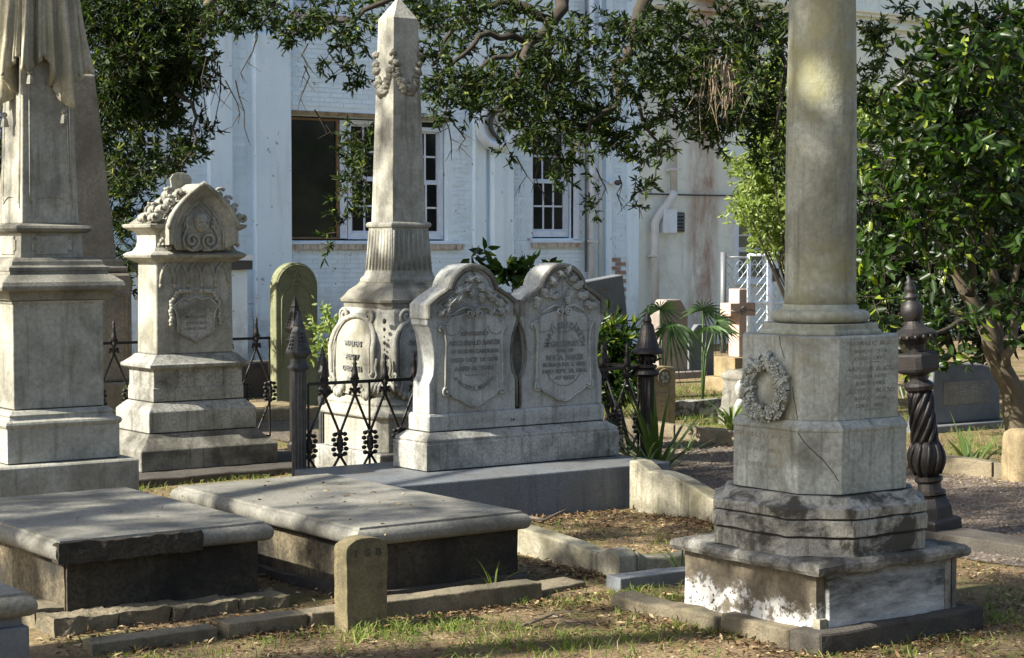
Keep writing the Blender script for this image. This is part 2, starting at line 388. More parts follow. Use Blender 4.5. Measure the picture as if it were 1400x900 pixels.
def arc_lettering(s, height, u, z, r, a0, a1, off, mat, parent, ext=.003, up=True):
    """letters set round an arc on a face looking to -Y, angles in degrees from +X"""
    V, Fc = [], []
    n = len(s)
    for i, ch in enumerate(s):
        if ch == ' ': continue
        a = R(a0+(a1-a0)*i/(n-1)); me = text_mesh(ch, 1, 0, .012)
        co = [v.co.copy() for v in me.vertices]; k = height/.7; o = len(V)
        th = a-PI/2 if up else a+PI/2
        for p in co:
            x, y = p.x*k*.95, (p.y-.35)*k
            V.append((u+r*math.cos(a)+x*math.cos(th)-y*math.sin(th), off-p.z*ext, z+r*math.sin(a)+x*math.sin(th)+y*math.cos(th)))
        Fc += [[o+j for j in f.vertices] for f in me.polygons]; bpy.data.meshes.remove(me)
    m = MB(); m.v, m.f = V, Fc; return m.build('lettering', mat, parent, kind='stuff')

# leaves -----------------------------------------------------------
def fast_mesh(name, verts, faces_flat, nv_per, mat, parent=None, kind=None, world=True, smooth=False):
    nf = len(faces_flat)//nv_per
    if world and parent is not None:
        p = parent; off = np.zeros(3)
        while p is not None: off += np.array(p.location); p = p.parent
        verts = verts-off
    me = bpy.data.meshes.new(name); me.vertices.add(len(verts)); me.vertices.foreach_set('co', np.ascontiguousarray(verts, dtype=np.float32).ravel())
    me.loops.add(nf*nv_per); me.loops.foreach_set('vertex_index', np.ascontiguousarray(faces_flat, dtype=np.int32))
    me.polygons.add(nf); me.polygons.foreach_set('loop_start', np.arange(nf, dtype=np.int32)*nv_per)
    me.update(calc_edges=True); me.validate(); me.materials.append(mat)
    if smooth: me.polygons.foreach_set('use_smooth', [True]*nf)
    o = bpy.data.objects.new(name, me); COL.objects.link(o); o.parent = parent
    if kind: o['kind'] = kind
    return o
def norm(a): return a/np.maximum(np.linalg.norm(a, axis=1, keepdims=True), 1e-9)
def leaf_geo(base, d, L, W, fold=.18, curl=.12):
    """base Nx3, direction Nx3, lengths N, widths N: six-sided folded leaves"""
    n = len(base); rnd = norm(RNG.normal(size=(n, 3))); side = norm(np.cross(d, rnd)); up = np.cross(side, d)
    L = np.broadcast_to(L, n)[:, None]; W = np.broadcast_to(W, n)[:, None]
    p = [base, base+d*L*.3+side*W*.5+up*W*fold, base+d*L*.68+side*W*.38+up*(W*fold-L*curl*.4), base+d*L-up*L*curl,
         base+d*L*.68-side*W*.38+up*(W*fold-L*curl*.4), base+d*L*.3-side*W*.5+up*W*fold]
    v = np.stack(p, 1).reshape(-1, 3); k = (np.arange(n)*6)[:, None]
    f = np.concatenate([k+np.array([[0, 1, 2, 3]]), k+np.array([[0, 3, 4, 5]])], 1).ravel()
    return v, f
def spray_points(clumps, n, per=10, twig=.28):
    """clumps: (centre, (rx, ry, rz), weight): twigs through the volume, leaves along each twig"""
    ws = np.array([c[2] for c in clumps], float); ws /= ws.sum(); ns = max(1, n//per)
    idx = RNG.choice(len(clumps), ns, p=ws)
    C = np.array([tuple(c[0]) for c in clumps])[idx]; Rr = np.array([c[1] for c in clumps])[idx]
    u = norm(RNG.normal(size=(ns, 3)))*(RNG.random((ns, 1))**.45)
    cen = C+u*Rr; ax = norm(RNG.normal(size=(ns, 3))*np.array([1, 1, .7])+u*.8+np.array([0, 0, -.25]))
    t = RNG.random((ns, per)); pts = cen[:, None, :]+ax[:, None, :]*(t*twig)[:, :, None]
    d = ax[:, None, :]*.75+RNG.normal(size=(ns, per, 3))*.62
    return pts.reshape(-1, 3), norm(d.reshape(-1, 3)), cen, ax
def crown(name, clumps, n, L, W, mat, parent, per=10, twig=.28, kind='stuff', wood=None, wood_name='twigs', tr=.004):
    b, d, cen, ax = spray_points(clumps, n, per, twig); m = len(b)
    v, f = leaf_geo(b, d, L*RNG.uniform(.65, 1.25, m), W*RNG.uniform(.7, 1.25, m))
    o = fast_mesh(name, v, f, 4, mat, parent, kind)
    if wood:                                    # the twigs the sprays grow on: three-sided sticks
        k = len(cen); a = cen-ax*twig*.5; e = cen+ax*twig; s1 = norm(np.cross(ax, np.array([[.3, .2, .9]]))); s2 = np.cross(ax, s1)
        ring = lambda p, r: [p+s1*r, p-s1*r*.5+s2*r*.87, p-s1*r*.5-s2*r*.87]
        v = np.stack(ring(a, tr)+ring(e, tr*.4), 1).reshape(-1, 3); q = (np.arange(k)*6)[:, None]
        f = np.concatenate([q+np.array([[0, 1, 4, 3]]), q+np.array([[1, 2, 5, 4]]), q+np.array([[2, 0, 3, 5]])], 1).ravel()
        fast_mesh(wood_name, v, f, 4, wood, parent, kind)
    return o
def pc(x, y, d, rx, ry, wt=None, dr=None):
    """clump seen at photograph pixel (x, y), d metres off, rx, ry pixels wide and high"""
    k = d/FPX; a = rx*k; b = ry*k
    return (atD(x, y, d), (a if dr is None else (a+dr)/2, a if dr is None else (a+dr)/2, b), (wt if wt else rx*ry))
def branch(px, d0, d1, r0, r1, n=7, mat=None, parent=None, name='branch', wob=.04):
    pts = []; k = len(px)
    P_ = [atD(x, y, d0+(d1-d0)*i/(k-1)) for i, (x, y) in enumerate(px)]
    for i in range(k-1):
        for t in (0, .33, .66):
            p = P_[i].lerp(P_[i+1], t)
            if t: p += Vector((random.uniform(-1, 1), random.uniform(-1, 1), random.uniform(-1, 1)))*wob
            pts.append(p)
    pts.append(P_[-1]); m = len(pts)
    return MB().tube(pts, [r0+(r1-r0)*(i/(m-1))**.8 for i in range(m)], n).build(name, mat, parent, smooth=True, world=True)

# ================================================================== SETTING
def gh(x, y): return .014*mnoise.noise(Vector((x*.8, y*.8, 0)))+.010*mnoise.noise(Vector((x*2.7, y*2.7, 4)))+.006*mnoise.noise(Vector((x*7, y*7, 9)))-.008
def grid_sheet(name, xs, ys, mat, dz=0., kind='structure'):
    v = np.array([(x, y, gh(x, y)+dz) for y in ys for x in xs]); nx = len(xs)
    i = np.arange((len(ys)-1)*(nx-1)); a = (i//(nx-1))*nx+i % (nx-1)
    f = np.stack([a, a+1, a+nx+1, a+nx], 1).ravel()
    o = fast_mesh(name, v, f, 4, mat, None, kind, smooth=True); return o
gx = np.concatenate([[-400, -100, -30, -10, -3, 0, 1.5], np.arange(2.4, 11, .07), [11.3, 12, 13, 14, 15, 17, 19, 22, 26, 32, 60, 150, 500]])
gy = np.concatenate([[-300, -60, -10, 0, 2.5, 4], np.arange(4.7, 13, .07), [13.3, 14, 15, 16, 17, 18, 19, 20, 21, 22, 24, 30, 60, 150, 500]])
grid_sheet('ground', gx, gy, M['soil'])
grid_sheet('gravel_path', np.arange(7.5, 10.2, .1), np.arange(2, 17, .1), M['gravel'], .005)

# ---- the white painted brick building -------------------------------------------------
FY = 22.6
bld = thing('brick_building', 'white painted brick building with sash windows and stained rear wall', 'building', (12, FY, 0))
OPEN = [  # x0, x1, z0, z1 in metres
    (8.0, 8.72, 1.75, 3.55),       # far left
    (10.38, 10.98, 2.62, 3.45),    # small window behind the oak
    (12.74, 15.38, 1.66, 3.38),    # boarded pane and pair of sashes
    (16.92, 17.70, 1.70, 3.40),    # sash right of the roundel
    (12.82, 13.62, 4.83, 6.4), (14.75, 15.45, 4.83, 6.4)]
def openings_wall(x0, x1, z0, z1, y, opens, mat, name, depth=.22):
    m = MB(); xs = sorted({x0, x1, *[v for o in opens for v in o[:2] if x0 < v < x1]}); zs = sorted({z0, z1, *[v for o in opens for v in o[2:] if z0 < v < z1]})
    for i in range(len(xs)-1):
        for k in range(len(zs)-1):
            cx, cz = (xs[i]+xs[i+1])/2, (zs[k]+zs[k+1])/2
            if any(o[0] < cx < o[1] and o[2] < cz < o[3] for o in opens): continue
            m.add([(xs[i], y, zs[k]), (xs[i+1], y, zs[k]), (xs[i+1], y, zs[k+1]), (xs[i], y, zs[k+1])], [(0, 1, 2, 3)])
    for a, b, c, d in opens:
        if a < x0 or b > x1: continue
        q = [(a, c), (b, c), (b, d), (a, d)]
        for i in range(4):
            (u, s), (u2, s2) = q[i], q[(i+1) % 4]
            m.add([(u, y, s), (u2, y, s2), (u2, y+depth, s2), (u, y+depth, s)], [(0, 1, 2, 3)])
    return m.build(name, mat, bld, world=True)
openings_wall(-6, 18.9, -.2, 9, FY, OPEN, M['wall'], 'wall')
MB().box(-6, 40, FY+.9, FY+9, -.2, 9).build('wall', M['wall'], bld, world=True)
MB().box(-6, 18.9, FY+.24, FY+.30, -.2, 9).build('wall', M['dark_metal'], bld, world=True)
MB().box(18.9, 40, FY+.02, FY+.4, -.2, 9).build('wall', M['annex'], bld, world=True)['label'] = 'greenish lime rendered wall with rust brown streaks'
# proud strips: pilasters and plinth of the main block
PIL = [(11.50, 11.83, .10, 0, 9), (12.17, 12.72, .12, 0, 4.45), (15.82, 16.02, .07, 0, 9), (16.10, 16.46, .16, 0, 3.18), (18.30, 18.42, .06, 0, 9), (18.75, 18.95, .08, 0, 9), (9.2, 9.5, .1, 0, 9)]
for a, b, p, c, d in PIL: MB().box(a, b, FY-p, FY+.02, c, d).build('pilaster', M['wall'], bld, bevel=.006, world=True)
MB().box(11.84, 12.16, FY-.03, FY+.02, -.1, .62).build('plinth_course', M['wall'], bld, world=True)
# individual painted bricks: the 300 that show largest, round the bare patch and under the sills; the rest as one part
BW, BH, J, JV = .205, .066, .008, .003
single, rest = [], []
def clear(x0, x1, z0, z1):
    for a, b, c, d in OPEN:
        if x1 > a-.02 and x0 < b+.02 and z1 > c-.1 and z0 < d+.12: return False
    for a, b, p, c, d in PIL:
        if x1 > a-.004 and x0 < b+.004 and z0 < d: return False
    return True
row = 0; z = 0.02
while z < 5.4:
    x = 8.8+(BW/2 if row % 2 else 0)
    while x < 18.7:
        if clear(x, x+BW-JV, z, z+BH-J): (single if (16.5 < x < 18.6 and .3 < z < 1.6) else rest).append((x, z))
        x += BW
    z += BH; row += 1
def inpatch(x, z):
    cx, cz = 18.52, 1.1
    return ((x-18.60)/.42)**2+((z-.98)/.48)**2+.5*mnoise.noise(Vector((x*4, z*5, 2))) < .85
brick_me = MB().box(0, BW-JV, -.011, .01, 0, BH-J); proto = {}
random.shuffle(single); single.sort(key=lambda q: -q[0]); rest += single[300:]; single = single[:300]
for x, z in single:
    k = 'brick_red' if inpatch(x+.1, z) else 'wall'
    if k not in proto:
        proto[k] = MB().box(0, BW-JV, -.011, .01, 0, BH-J).build('brick', M[k], bld); o = proto[k]
    else: o = part_copy(proto[k], bld)
    o.location = (x-12, random.uniform(-.003, .002), z)
m = MB()
for x, z in rest: j = random.uniform(-.002, .002); m.box(x, x+BW-JV, FY-.008+j, FY+.01, z, z+BH-J)
m.build('brickwork', M['wall'], bld, world=True, kind='stuff')

def sash(x0, x1, z0, z1, cols, rows, y, rail=True, mat='paint_blue', glass='glass', name='window'):
    fr = MB(); t = .055
    fr.box(x0, x0+t, y-.03, y+.06, z0, z1); fr.box(x1-t, x1, y-.03, y+.06, z0, z1); fr.box(x0+t, x1-t, y-.03, y+.06, z1-t, z1); fr.box(x0+t, x1-t, y-.045, y+.06, z0, z0+.085)
    win = fr.build(name, M['paint'], bld, world=True)
    u0, u1, v0, v1 = x0+t, x1-t, z0+.085, z1-t; mid = (v0+v1)/2; b = .013
    for lo, hi, yy, nm in ((v0, mid, y-.005, 'sash'), (mid, v1, y+.02, 'sash')):
        s = MB(); s.box(u0, u0+.03, yy, yy+.03, lo, hi); s.box(u1-.03, u1, yy, yy+.03, lo, hi); s.box(u0+.03, u1-.03, yy, yy+.03, lo, lo+.035); s.box(u0+.03, u1-.03, yy, yy+.03, hi-.03, hi)
        a0, a1, c0, c1 = u0+.03, u1-.03, lo+.035, hi-.03
        for i in range(1, cols): x = a0+(a1-a0)*i/cols; s.box(x-b, x+b, yy, yy+.026, c0, c1)
        for k in range(1, rows):
            zz = c0+(c1-c0)*k/rows
            for i in range(cols): s.box(a0+(a1-a0)*i/cols+b, a0+(a1-a0)*(i+1)/cols-b, yy+.001, yy+.025, zz-b, zz+b)
        s.build(nm, M[mat], win, world=True)
        for i in range(cols):
            for k in range(rows):
                MB().box(a0+(a1-a0)*i/cols+b, a0+(a1-a0)*(i+1)/cols-b, yy+.012, yy+.018, c0+(c1-c0)*k/rows+b, c0+(c1-c0)*(k+1)/rows-b).build('pane', M[glass], win, world=True)
    return win
def sill(x0, x1, z, n):
    m = MB(); s = MB().box(x0, x1, FY-.06, FY+.05, z-.035, z).build('sill', M['paint'], bld, bevel=.006, world=True)
    for i in range(n):
        a = x0+(x1-x0)*i/n; MB().box(a+.004, a+(x1-x0)/n-.004, FY-.05-random.uniform(0, .012), FY+.03, z-.105, z-.039).build('brick', M['sill_brick'], s, world=True)
WY = FY+.12
sash(8.02, 8.70, 1.77, 3.5, 3, 2, WY)
sash(10.40, 10.96, 2.64, 3.42, 2, 2, WY); sill(10.3, 11.06, 2.6, 6)
# boarded pane, then two sashes under one lintel
bw = MB().box(12.785, 12.81, WY-.03, WY+.06, 1.68, 3.36).box(13.56, 13.60, WY-.03, WY+.06, 1.68, 3.36).box(12.81, 13.56, WY-.03, WY+.06, 3.33, 3.36).box(12.81, 13.56, WY-.035, WY+.06, 1.68, 1.71).build('window', M['wood_brown'], bld, world=True)
MB().box(12.81, 13.56, WY+.0, WY+.02, 1.71, 3.33).build('pane', M['board'], bw, world=True)
MB().box(13.605, 13.72, WY-.045, WY-.032, 1.69, 3.35).build('mullion', M['paint_blue'], bw, world=True)
MB().box(12.6, 13.0, FY+.0, FY+.002, 3.4, 3.401).box(12.70, 15.42, FY-.012, FY+.02, 3.385, 3.45).build('lintel', M['tan_stone'], bld, world=True)
sash(13.74, 14.52, 1.68, 3.36, 3, 2, WY); sash(14.60, 15.36, 1.68, 3.30, 3, 2, WY); sill(12.68, 15.62, 1.64, 24)
sash(16.94, 17.68, 1.72, 3.38, 3, 2, WY); sill(16.88, 17.84, 1.665, 8)
MB().box(17.70, 17.80, FY-.03, FY+.05, 1.69, 3.42).build('window_casing', M['paint_blue'], bld, world=True)
sash(12.84, 13.60, 4.85, 6.38, 3, 2, WY, glass='glass_green'); sill(12.72, 13.72, 4.81, 8)
sash(14.77, 15.43, 4.85, 6.38, 3, 2, WY, glass='glass_green'); sill(14.65, 15.55, 4.81, 8)
# roundel on its buttress
rc = MB(); c = atY(676, 172, FY-.16)
pts = [(c.x+.30*math.cos(a), FY-.2, c.z+.30*math.sin(a)) for a in np.linspace(0, 2*PI, 33)]
rd = rc.tube(pts, .075, 8, False).build('roundel', M['paint'], bld, smooth=True, world=True)
MB().prismY([(c.x+.26*math.cos(a), c.z+.26*math.sin(a)) for a in np.linspace(0, 2*PI, 25)[:-1]], FY-.17, FY+.02).build('roundel_disc', M['pipe'], rd, world=True)
MB().tube([(c.x+.10+.2*math.cos(a), FY-.2, c.z+.02+.2*math.sin(a)) for a in np.linspace(R(70), R(285), 16)], [.008+.03*math.sin(PI*i/15) for i in range(16)], 6).build('roundel_painted_shadow', M['dark_metal'], rd, world=True)  # solid dark crescent stands in for the shadow inside the ring
# rainwater pipes and cables
def wallpipe(pts, r, mat, name, y=FY-.09):
    return MB().tube([(x, y, z) for x, z in pts], r, 10).build(name, M[mat], bld, smooth=True, world=True)
def wz(x, y, Y=FY-.09): p = atY(x, y, Y); return (p.x, p.z)
dp = wallpipe([wz(808, -200), wz(809, 200), wz(808, 385)], .055, 'paint', 'downpipe')
wallpipe([wz(801, -200), wz(801, 372)], .018, 'post_grey', 'conduit')
wallpipe([wz(820, -200), wz(820, 392)], .03, 'paint', 'conduit')
d2 = wallpipe([wz(921, 20), wz(921, 262)], .06, 'pipe', 'downpipe')
MB().tube([(wz(921, 262)[0], FY-.1, wz(921, 262)[1]), (wz(919, 270)[0], FY-.1, wz(919, 270)[1]), (wz(898, 298)[0], FY-.1, wz(898, 298)[1]), (wz(895, 306)[0], FY-.1, wz(895, 306)[1]), (wz(895, 440)[0], FY-.1, wz(895, 440)[1])], .068, 10).build('downpipe_elbow', M['pipe'], d2, smooth=True, world=True)
for px_ in ((921, 232), (895, 350), (808, 240), (808, 330)):
    x, z = wz(*px_); MB().box(x-.085, x+.085, FY-.165, FY, z-.018, z+.018).build('pipe_bracket', M['pipe'], bld, world=True)
cb = [wz(x, y, FY-.04) for x, y in ((874, 265), (915, 266), (950, 267), (1012, 268))]
wallpipe(cb, .014, 'dark_metal', 'cable', FY-.04)
x, z = wz(877, 266); MB().box(x-.06, x+.06, FY-.1, FY, z-.07, z+.07).build('junction_box', M['pipe'], bld, bevel=.01, world=True)
x, z = wz(836, 250); lb = MB().lathe([(.05, 0), (.05, .03), (.03, .05)], n=10).build('lamp_bracket', M['pipe'], bld); lb.location = (x-12-.02, -.12, z-.03)
MB().blob((x+.06, FY-.17, z+.0), (.05, .07, .045), 2).build('lamp_head', M['dark_metal'], bld, smooth=True, world=True)
# louvred vent with its open flap
v0, v1 = wz(920, 316), wz(939, 292)
vf = MB().box(v0[0]-.02, v1[0]+.02, FY-.02, FY+.3, v0[1]-.02, v0[1]).box(v0[0]-.02, v1[0]+.02, FY-.02, FY+.3, v1[1], v1[1]+.02).box(v1[0], v1[0]+.02, FY-.02, FY+.3, v0[1], v1[1]).build('vent', M['tan_stone'], bld, world=True)
MB().box(v0[0], v1[0], FY+.0, FY+.019, v0[1], v1[1]).build('vent_back', M['board'], vf, world=True)
for i in range(5):
    z = v0[1]+.025+(v1[1]-v0[1])*i/5; s_ = MB().add([(v0[0], FY-.045, z), (v0[0]+.30, FY-.045, z), (v0[0]+.30, FY-.004, z+.035), (v0[0], FY-.004, z+.035), (v0[0], FY-.045, z-.008), (v0[0]+.30, FY-.045, z-.008), (v0[0]+.30, FY-.004, z+.027), (v0[0], FY-.004, z+.027)], [(0, 1, 2, 3), (7, 6, 5, 4), (0, 4, 5, 1), (3, 2, 6, 7), (0, 3, 7, 4), (1, 5, 6, 2)]).build('slat', M['post_grey'], vf, world=True)
MB().box(v0[0]-.26, v0[0]-.0, FY-.19, FY-.16, v0[1]-.03, v1[1]+.06).box(v0[0]-.26, v0[0]-.23, FY-.16, FY, v0[1]-.03, v1[1]+.06).build('vent_flap', M['paint'], vf, world=True)
# small window and corner of the annexe, moulding ledges, cornice
sash(21.05, 21.75, .95, 2.05, 2, 2, FY-.02, mat='pipe', glass='glass_green')
MB().box(21.0, 21.95, FY-.1, FY+.02, 2.06, 2.26).box(21.78, 21.98, FY-.08, FY+.02, -.1, 2.058).build('window_surround', M['annex'], bld, world=True)
MB().box(20.75, 21.9, FY-.10, FY+.02, 3.02, 3.09).build('ledge', M['annex'], bld, bevel=.01, world=True)
cn = MB()
for a, b, p in ((5.35, 5.42, .07), (5.42, 5.52, .03), (5.52, 5.58, .12), (5.58, 5.63, .17)): cn.box(18.96, 40, FY-p, FY+.02, a, b)
cn.build('cornice', M['annex'], bld, world=True)
MB().box(15.8, 16.7, FY-.09, FY+.02, 3.92, 3.98).box(15.75, 16.75, FY-.13, FY+.02, 3.985, 4.05).build('capital', M['paint'], bld, world=True)
# stair parapet at the left foot of the wall
st = MB().box(8.6, 11.45, FY-1.2, FY-.9, -.05, 1.28).build('stair_parapet', M['wall'], bld, world=True)
MB().box(8.6, 11.5, FY-1.25, FY-.85, 1.283, 1.40).build('coping', M['dark_metal'], st, world=True); MB().box(8.6, 11.5, FY-1.27, FY-.83, 1.403, 1.47).build('coping', M['paint'], st, world=True)

# ================================================================== MONUMENTS
# ---- column monument (right) ----------------------------------------------------------
cm = thing('column_monument', 'tall round marble column on stepped octagonal pedestal with carved wreath', 'monument', (5.71, 5.60, 0))
MB().box(-.47, .50, -.475, -.30, -.08, .082).build('kerb_stone', M['dark_kerb'], cm, rough=(.05, .008, 6), bevel=.012)
MB().box(-.475, -.35, -.295, .10, -.08, .078).build('kerb_stone', M['kerb'], cm, rough=(.05, .010, 6), bevel=.012)
MB().box(-.50, -.38, .115, .78, -.08, .06).build('kerb_stone', M['kerb'], cm, rough=(.05, .012, 5), bevel=.012)
MB().box(.36, .48, -.29, .5, -.08, .07).build('kerb_stone', M['dark_kerb'], cm, rough=(.06, .008, 6))
MB().box(-.40, .385, -.385, .40, -.02, .302).build('plinth', M['flaked'], cm, rough=(.05, .005, 7))
MB().box(-.355, .33, -.408, -.38, .055, .30).build('marble_panel', M['veined'], cm, rough=(.04, .003, 6), bevel=.004)
MB().box(-.408, -.364, -.409, -.37, .055, .12).build('corner_strip', M['white_kerb'], cm, rough=(.03, .003, 9))
MB().lathe([(.022, .055), (.022, .30)], .352, -.392, 10).box(.375, .402, -.408, -.37, .055, .30).build('corner_shaft', M['marble'], cm)
MB().sq([(.415, .292), (.438, .298), (.447, .315), (.445, .332), (.43, .343), (.40, .347)]).build('plinth_cap', M['cap'], cm, rough=(.045, .007, 6), smooth=False)
MB().oct([(.392, .185, .34), (.392, .185, .50)]).build('mortar_joint', M['crack'], cm)
MB().oct([(.402, .19, .348), (.402, .19, .418), (.388, .185, .421)]).build('base_course', M['course'], cm, rough=(.035, .0045, 9))
MB().oct([(.39, .185, .427), (.407, .19, .432), (.407, .19, .488), (.40, .187, .494)]).build('base_course', M['course'], cm, rough=(.035, .005, 9))
MB().oct([(.39, .185, .498), (.405, .19, .503), (.405, .19, .538), (.37, .17, .556), (.345, .145, .584)]).build('base_course', M['course'], cm, rough=(.035, .0045, 9))
MB().oct([(.309, .122, .575), (.309, .122, .60)]).build('mortar_joint', M['crack'], cm)
MB().oct([(.315, .125, .590), (.315, .125, .842), (.319, .127, .846), (.319, .127, .858), (.288, .108, .884), (.27, .1, .886)]).build('lower_die', M['die'], cm, bevel=.004)
MB().oct([(.28, .105, .8845), (.28, .105, 1.222), (.276, .103, 1.228)]).build('upper_die', M['die'], cm, bevel=.004)
MB().oct([(.222, .085, 1.228), (.222, .085, 1.244), (.210, .08, 1.250), (.210, .08, 1.274)]).build('column_base', M['column'], cm, bevel=.004)
MB().lathe([(.17, 1.274)]+[(.178+.030*math.cos(R(a)), 1.302+.027*math.sin(R(a))) for a in range(-90, 91, 15)]+[(.162, 1.331), (.158, 1.345), (.152, 1.352)], n=40).build('torus_moulding', M['column'], cm, smooth=True)
MB().lathe([(.151, 1.345), (.149, 1.42), (.1485, 1.9), (.144, 2.3), (.139, 2.6), (.128, 3.3), (.12, 3.75), (.145, 3.8), (.16, 3.9), (.16, 3.95)], n=48).build('shaft', M['column'], cm, smooth=True)
MB().sq([(.18, 3.95), (.18, 4.05)]).build('abacus', M['column'], cm)
# wreath: fruit, open flowers and three ribbon bands round a ring on the west face
wx, wu, wzc, wr = -.281, -.013, 1.006, .105
wreath = MB().tube([(wx-.012, -(wu+wr*.98*math.cos(a)), wzc+wr*math.sin(a)*1.06) for a in np.linspace(0, 2*PI, 37)], .027, 8, False).build('wreath', M['die'], cm, smooth=True)
fl = MB()
for k in range(5):
    a = k*2*PI/5; fl.blob((-.003, .0105*math.cos(a), .0105*math.sin(a)), (.0055, .0072, .0072), 1)
fl.blob((-.007, 0, 0), .0042, 1)
flower = None; berry = None; k = 0
for ringi, (rr, cnt) in enumerate(((wr-.024, 20), (wr-.008, 24), (wr+.009, 28), (wr+.026, 31))):
    for i in range(cnt):
        a = 2*PI*(i+.5*(ringi % 2))/cnt+random.uniform(-.06, .06); ad = math.degrees(a) % 360
        if min(abs((ad-q+180) % 360-180) for q in (10, 70, 118, 190, 268)) < 6.5: continue
        loc = (wx-.012-(.027 if ringi in (1, 2) else .016)-random.uniform(0, .003), -(wu+rr*math.cos(a)*.98), wzc+rr*math.sin(a)*1.06)
        s_ = random.uniform(.85, 1.1)
        if random.random() < .7:
            if flower is None: flower = fl.build('flower', M['die'], wreath, smooth=True); o = flower
            else: o = part_copy(flower, wreath)
        else:
            if berry is None: berry = MB().blob((0, 0, 0), (.009, .0095, .0095), 1).build('fruit', M['die'], wreath, smooth=True); o = berry
            else: o = part_copy(berry, wreath)
        o.location = loc; o.scale = (s_, s_, s_); o.rotation_euler = (random.uniform(0, 6), random.uniform(-.3, .3), random.uniform(-.5, .5))
for ad in (10, 70, 118, 190, 268):
    a = R(ad); ca, sa = math.cos(a), math.sin(a); pts = []
    for t in np.linspace(-1, 1, 9):
        rr = wr+.036*t; tw = a+.22*t
        pts.append((wx-.008-.034*math.sqrt(max(0, 1-t*t)), -(wu+rr*math.cos(tw)*.98), wzc+rr*math.sin(tw)*1.06))
    MB().tube(pts, .008, 6).tube([(p_[0]-.001, p_[1]+.010, p_[2]+.004) for p_ in pts], .008, 6).build('ribbon', M['die'], wreath, smooth=True)
def zl(y): return 1.228-(y-461)*.00296
Yf = -.2805
for s_, y, wd, h, sh in (('THOMAS C. BUDD', 471, .30, .017, .3), ('BORN 1824.', 482, .2, .0135, 0), ('DIED 1877.', 492, .19, .0135, 0), ('ANNIE B. BUDD.', 506.5, .29, .0185, .3), ('BORN 1850.', 517, .195, .0145, 0),
                       ('DIED 1882.', 526.5, .175, .0145, 0), ('JESSIE E. BUDD.', 537, .295, .0185, .3), ('BORN 1858.', 547.5, .20, .0145, 0), ('DIED 1883.', 557.5, .175, .0155, 0)):
    lettering(s_, h, .012, zl(y), Yf, 'Y', M['incised'], cm, wd, .0012, sh, .0)
for y, wd in ((497.5, .085), (563.5, .095)): MB().box(.022-wd/2, .022+wd/2, Yf-.0012, Yf+.002, zl(y)-.0012, zl(y)+.0012).build('rule', M['incised'], cm)
Xf = -.3155
for s_, z, wd, h, sh in (('THOMAS H. BUDD.', .815, .345, .022, .3), ('BORN 1851', .755, .19, .0165, 0), ('DIED 1877', .692, .17, .0165, 0)): lettering(s_, h, -.015, z, Xf, 'X', M['incised_pale'], cm, wd, .0012, sh, 0)
MB().tube(P([(.045, 1.226), (.05, 1.19), (.062, 1.165), (.075, 1.135)], 'X', -.2802), .0018, 4).tube(P([(.12, 1.02), (.135, .96), (.15, .90), (.155, .886)], 'X', -.2802), .0016, 4).build('crack', M['crack'], cm)
q = lambda t: (-.19-.125*(1-t)-.0005, -.19-.125*t-.0005)
MB().tube([(*q(.0), .84), (*q(.15), .80), (*q(.35), .765), (*q(.55), .735), (*q(.8), .68), (*q(.93), .645)], .0016, 4).build('crack', M['crack'], cm)

# ---- double headstone -----------------------------------------------------------------
hs = thing('double_headstone', 'twin arched marble headstone with raised leaf carving on granite plinth', 'headstone', (6.885, 9.44, 0))
MB().box(-1.3, .80, -.62, .42, -.06, .245).build('granite_plinth', M['granite'], hs, bevel=.008)
MB().rect([(.73, .175, .244), (.73, .175, .26)]).rect([(.67, .11, .465), (.67, .11, .485)]).build('mortar_joint', M['crack'], hs)
MB().rect([(.742, .185, .251), (.742, .185, .405), (.735, .18, .415), (.728, .175, .418), (.735, .18, .422), (.735, .18, .434), (.69, .14, .466), (.685, .135, .472)]).build('base', M['marble'], hs, bevel=.004)
MB().rect([(.675, .115, .478), (.675, .115, .566), (.664, .106, .582)]).build('plinth_block', M['tablet'], hs, bevel=.004)
half = [(.322, .58), (.322, .765), (.312, .785), (.296, .815), (.288, .86), (.287, .93), (.293, 1.0), (.305, 1.06), (.322, 1.105), (.336, 1.122), (.336, 1.152), (.345, 1.157), (.345, 1.243), (.315, 1.268), (.27, 1.298), (.225, 1.322), (.205, 1.332), (.200, 1.342), (.186, 1.342)]
top = [(x, z) for x, z in arc(0, 1.30, .1875, 12, 168, 20)]
full = half[:-1]+top+[(-x, z) for x, z in half[:-1][::-1]]
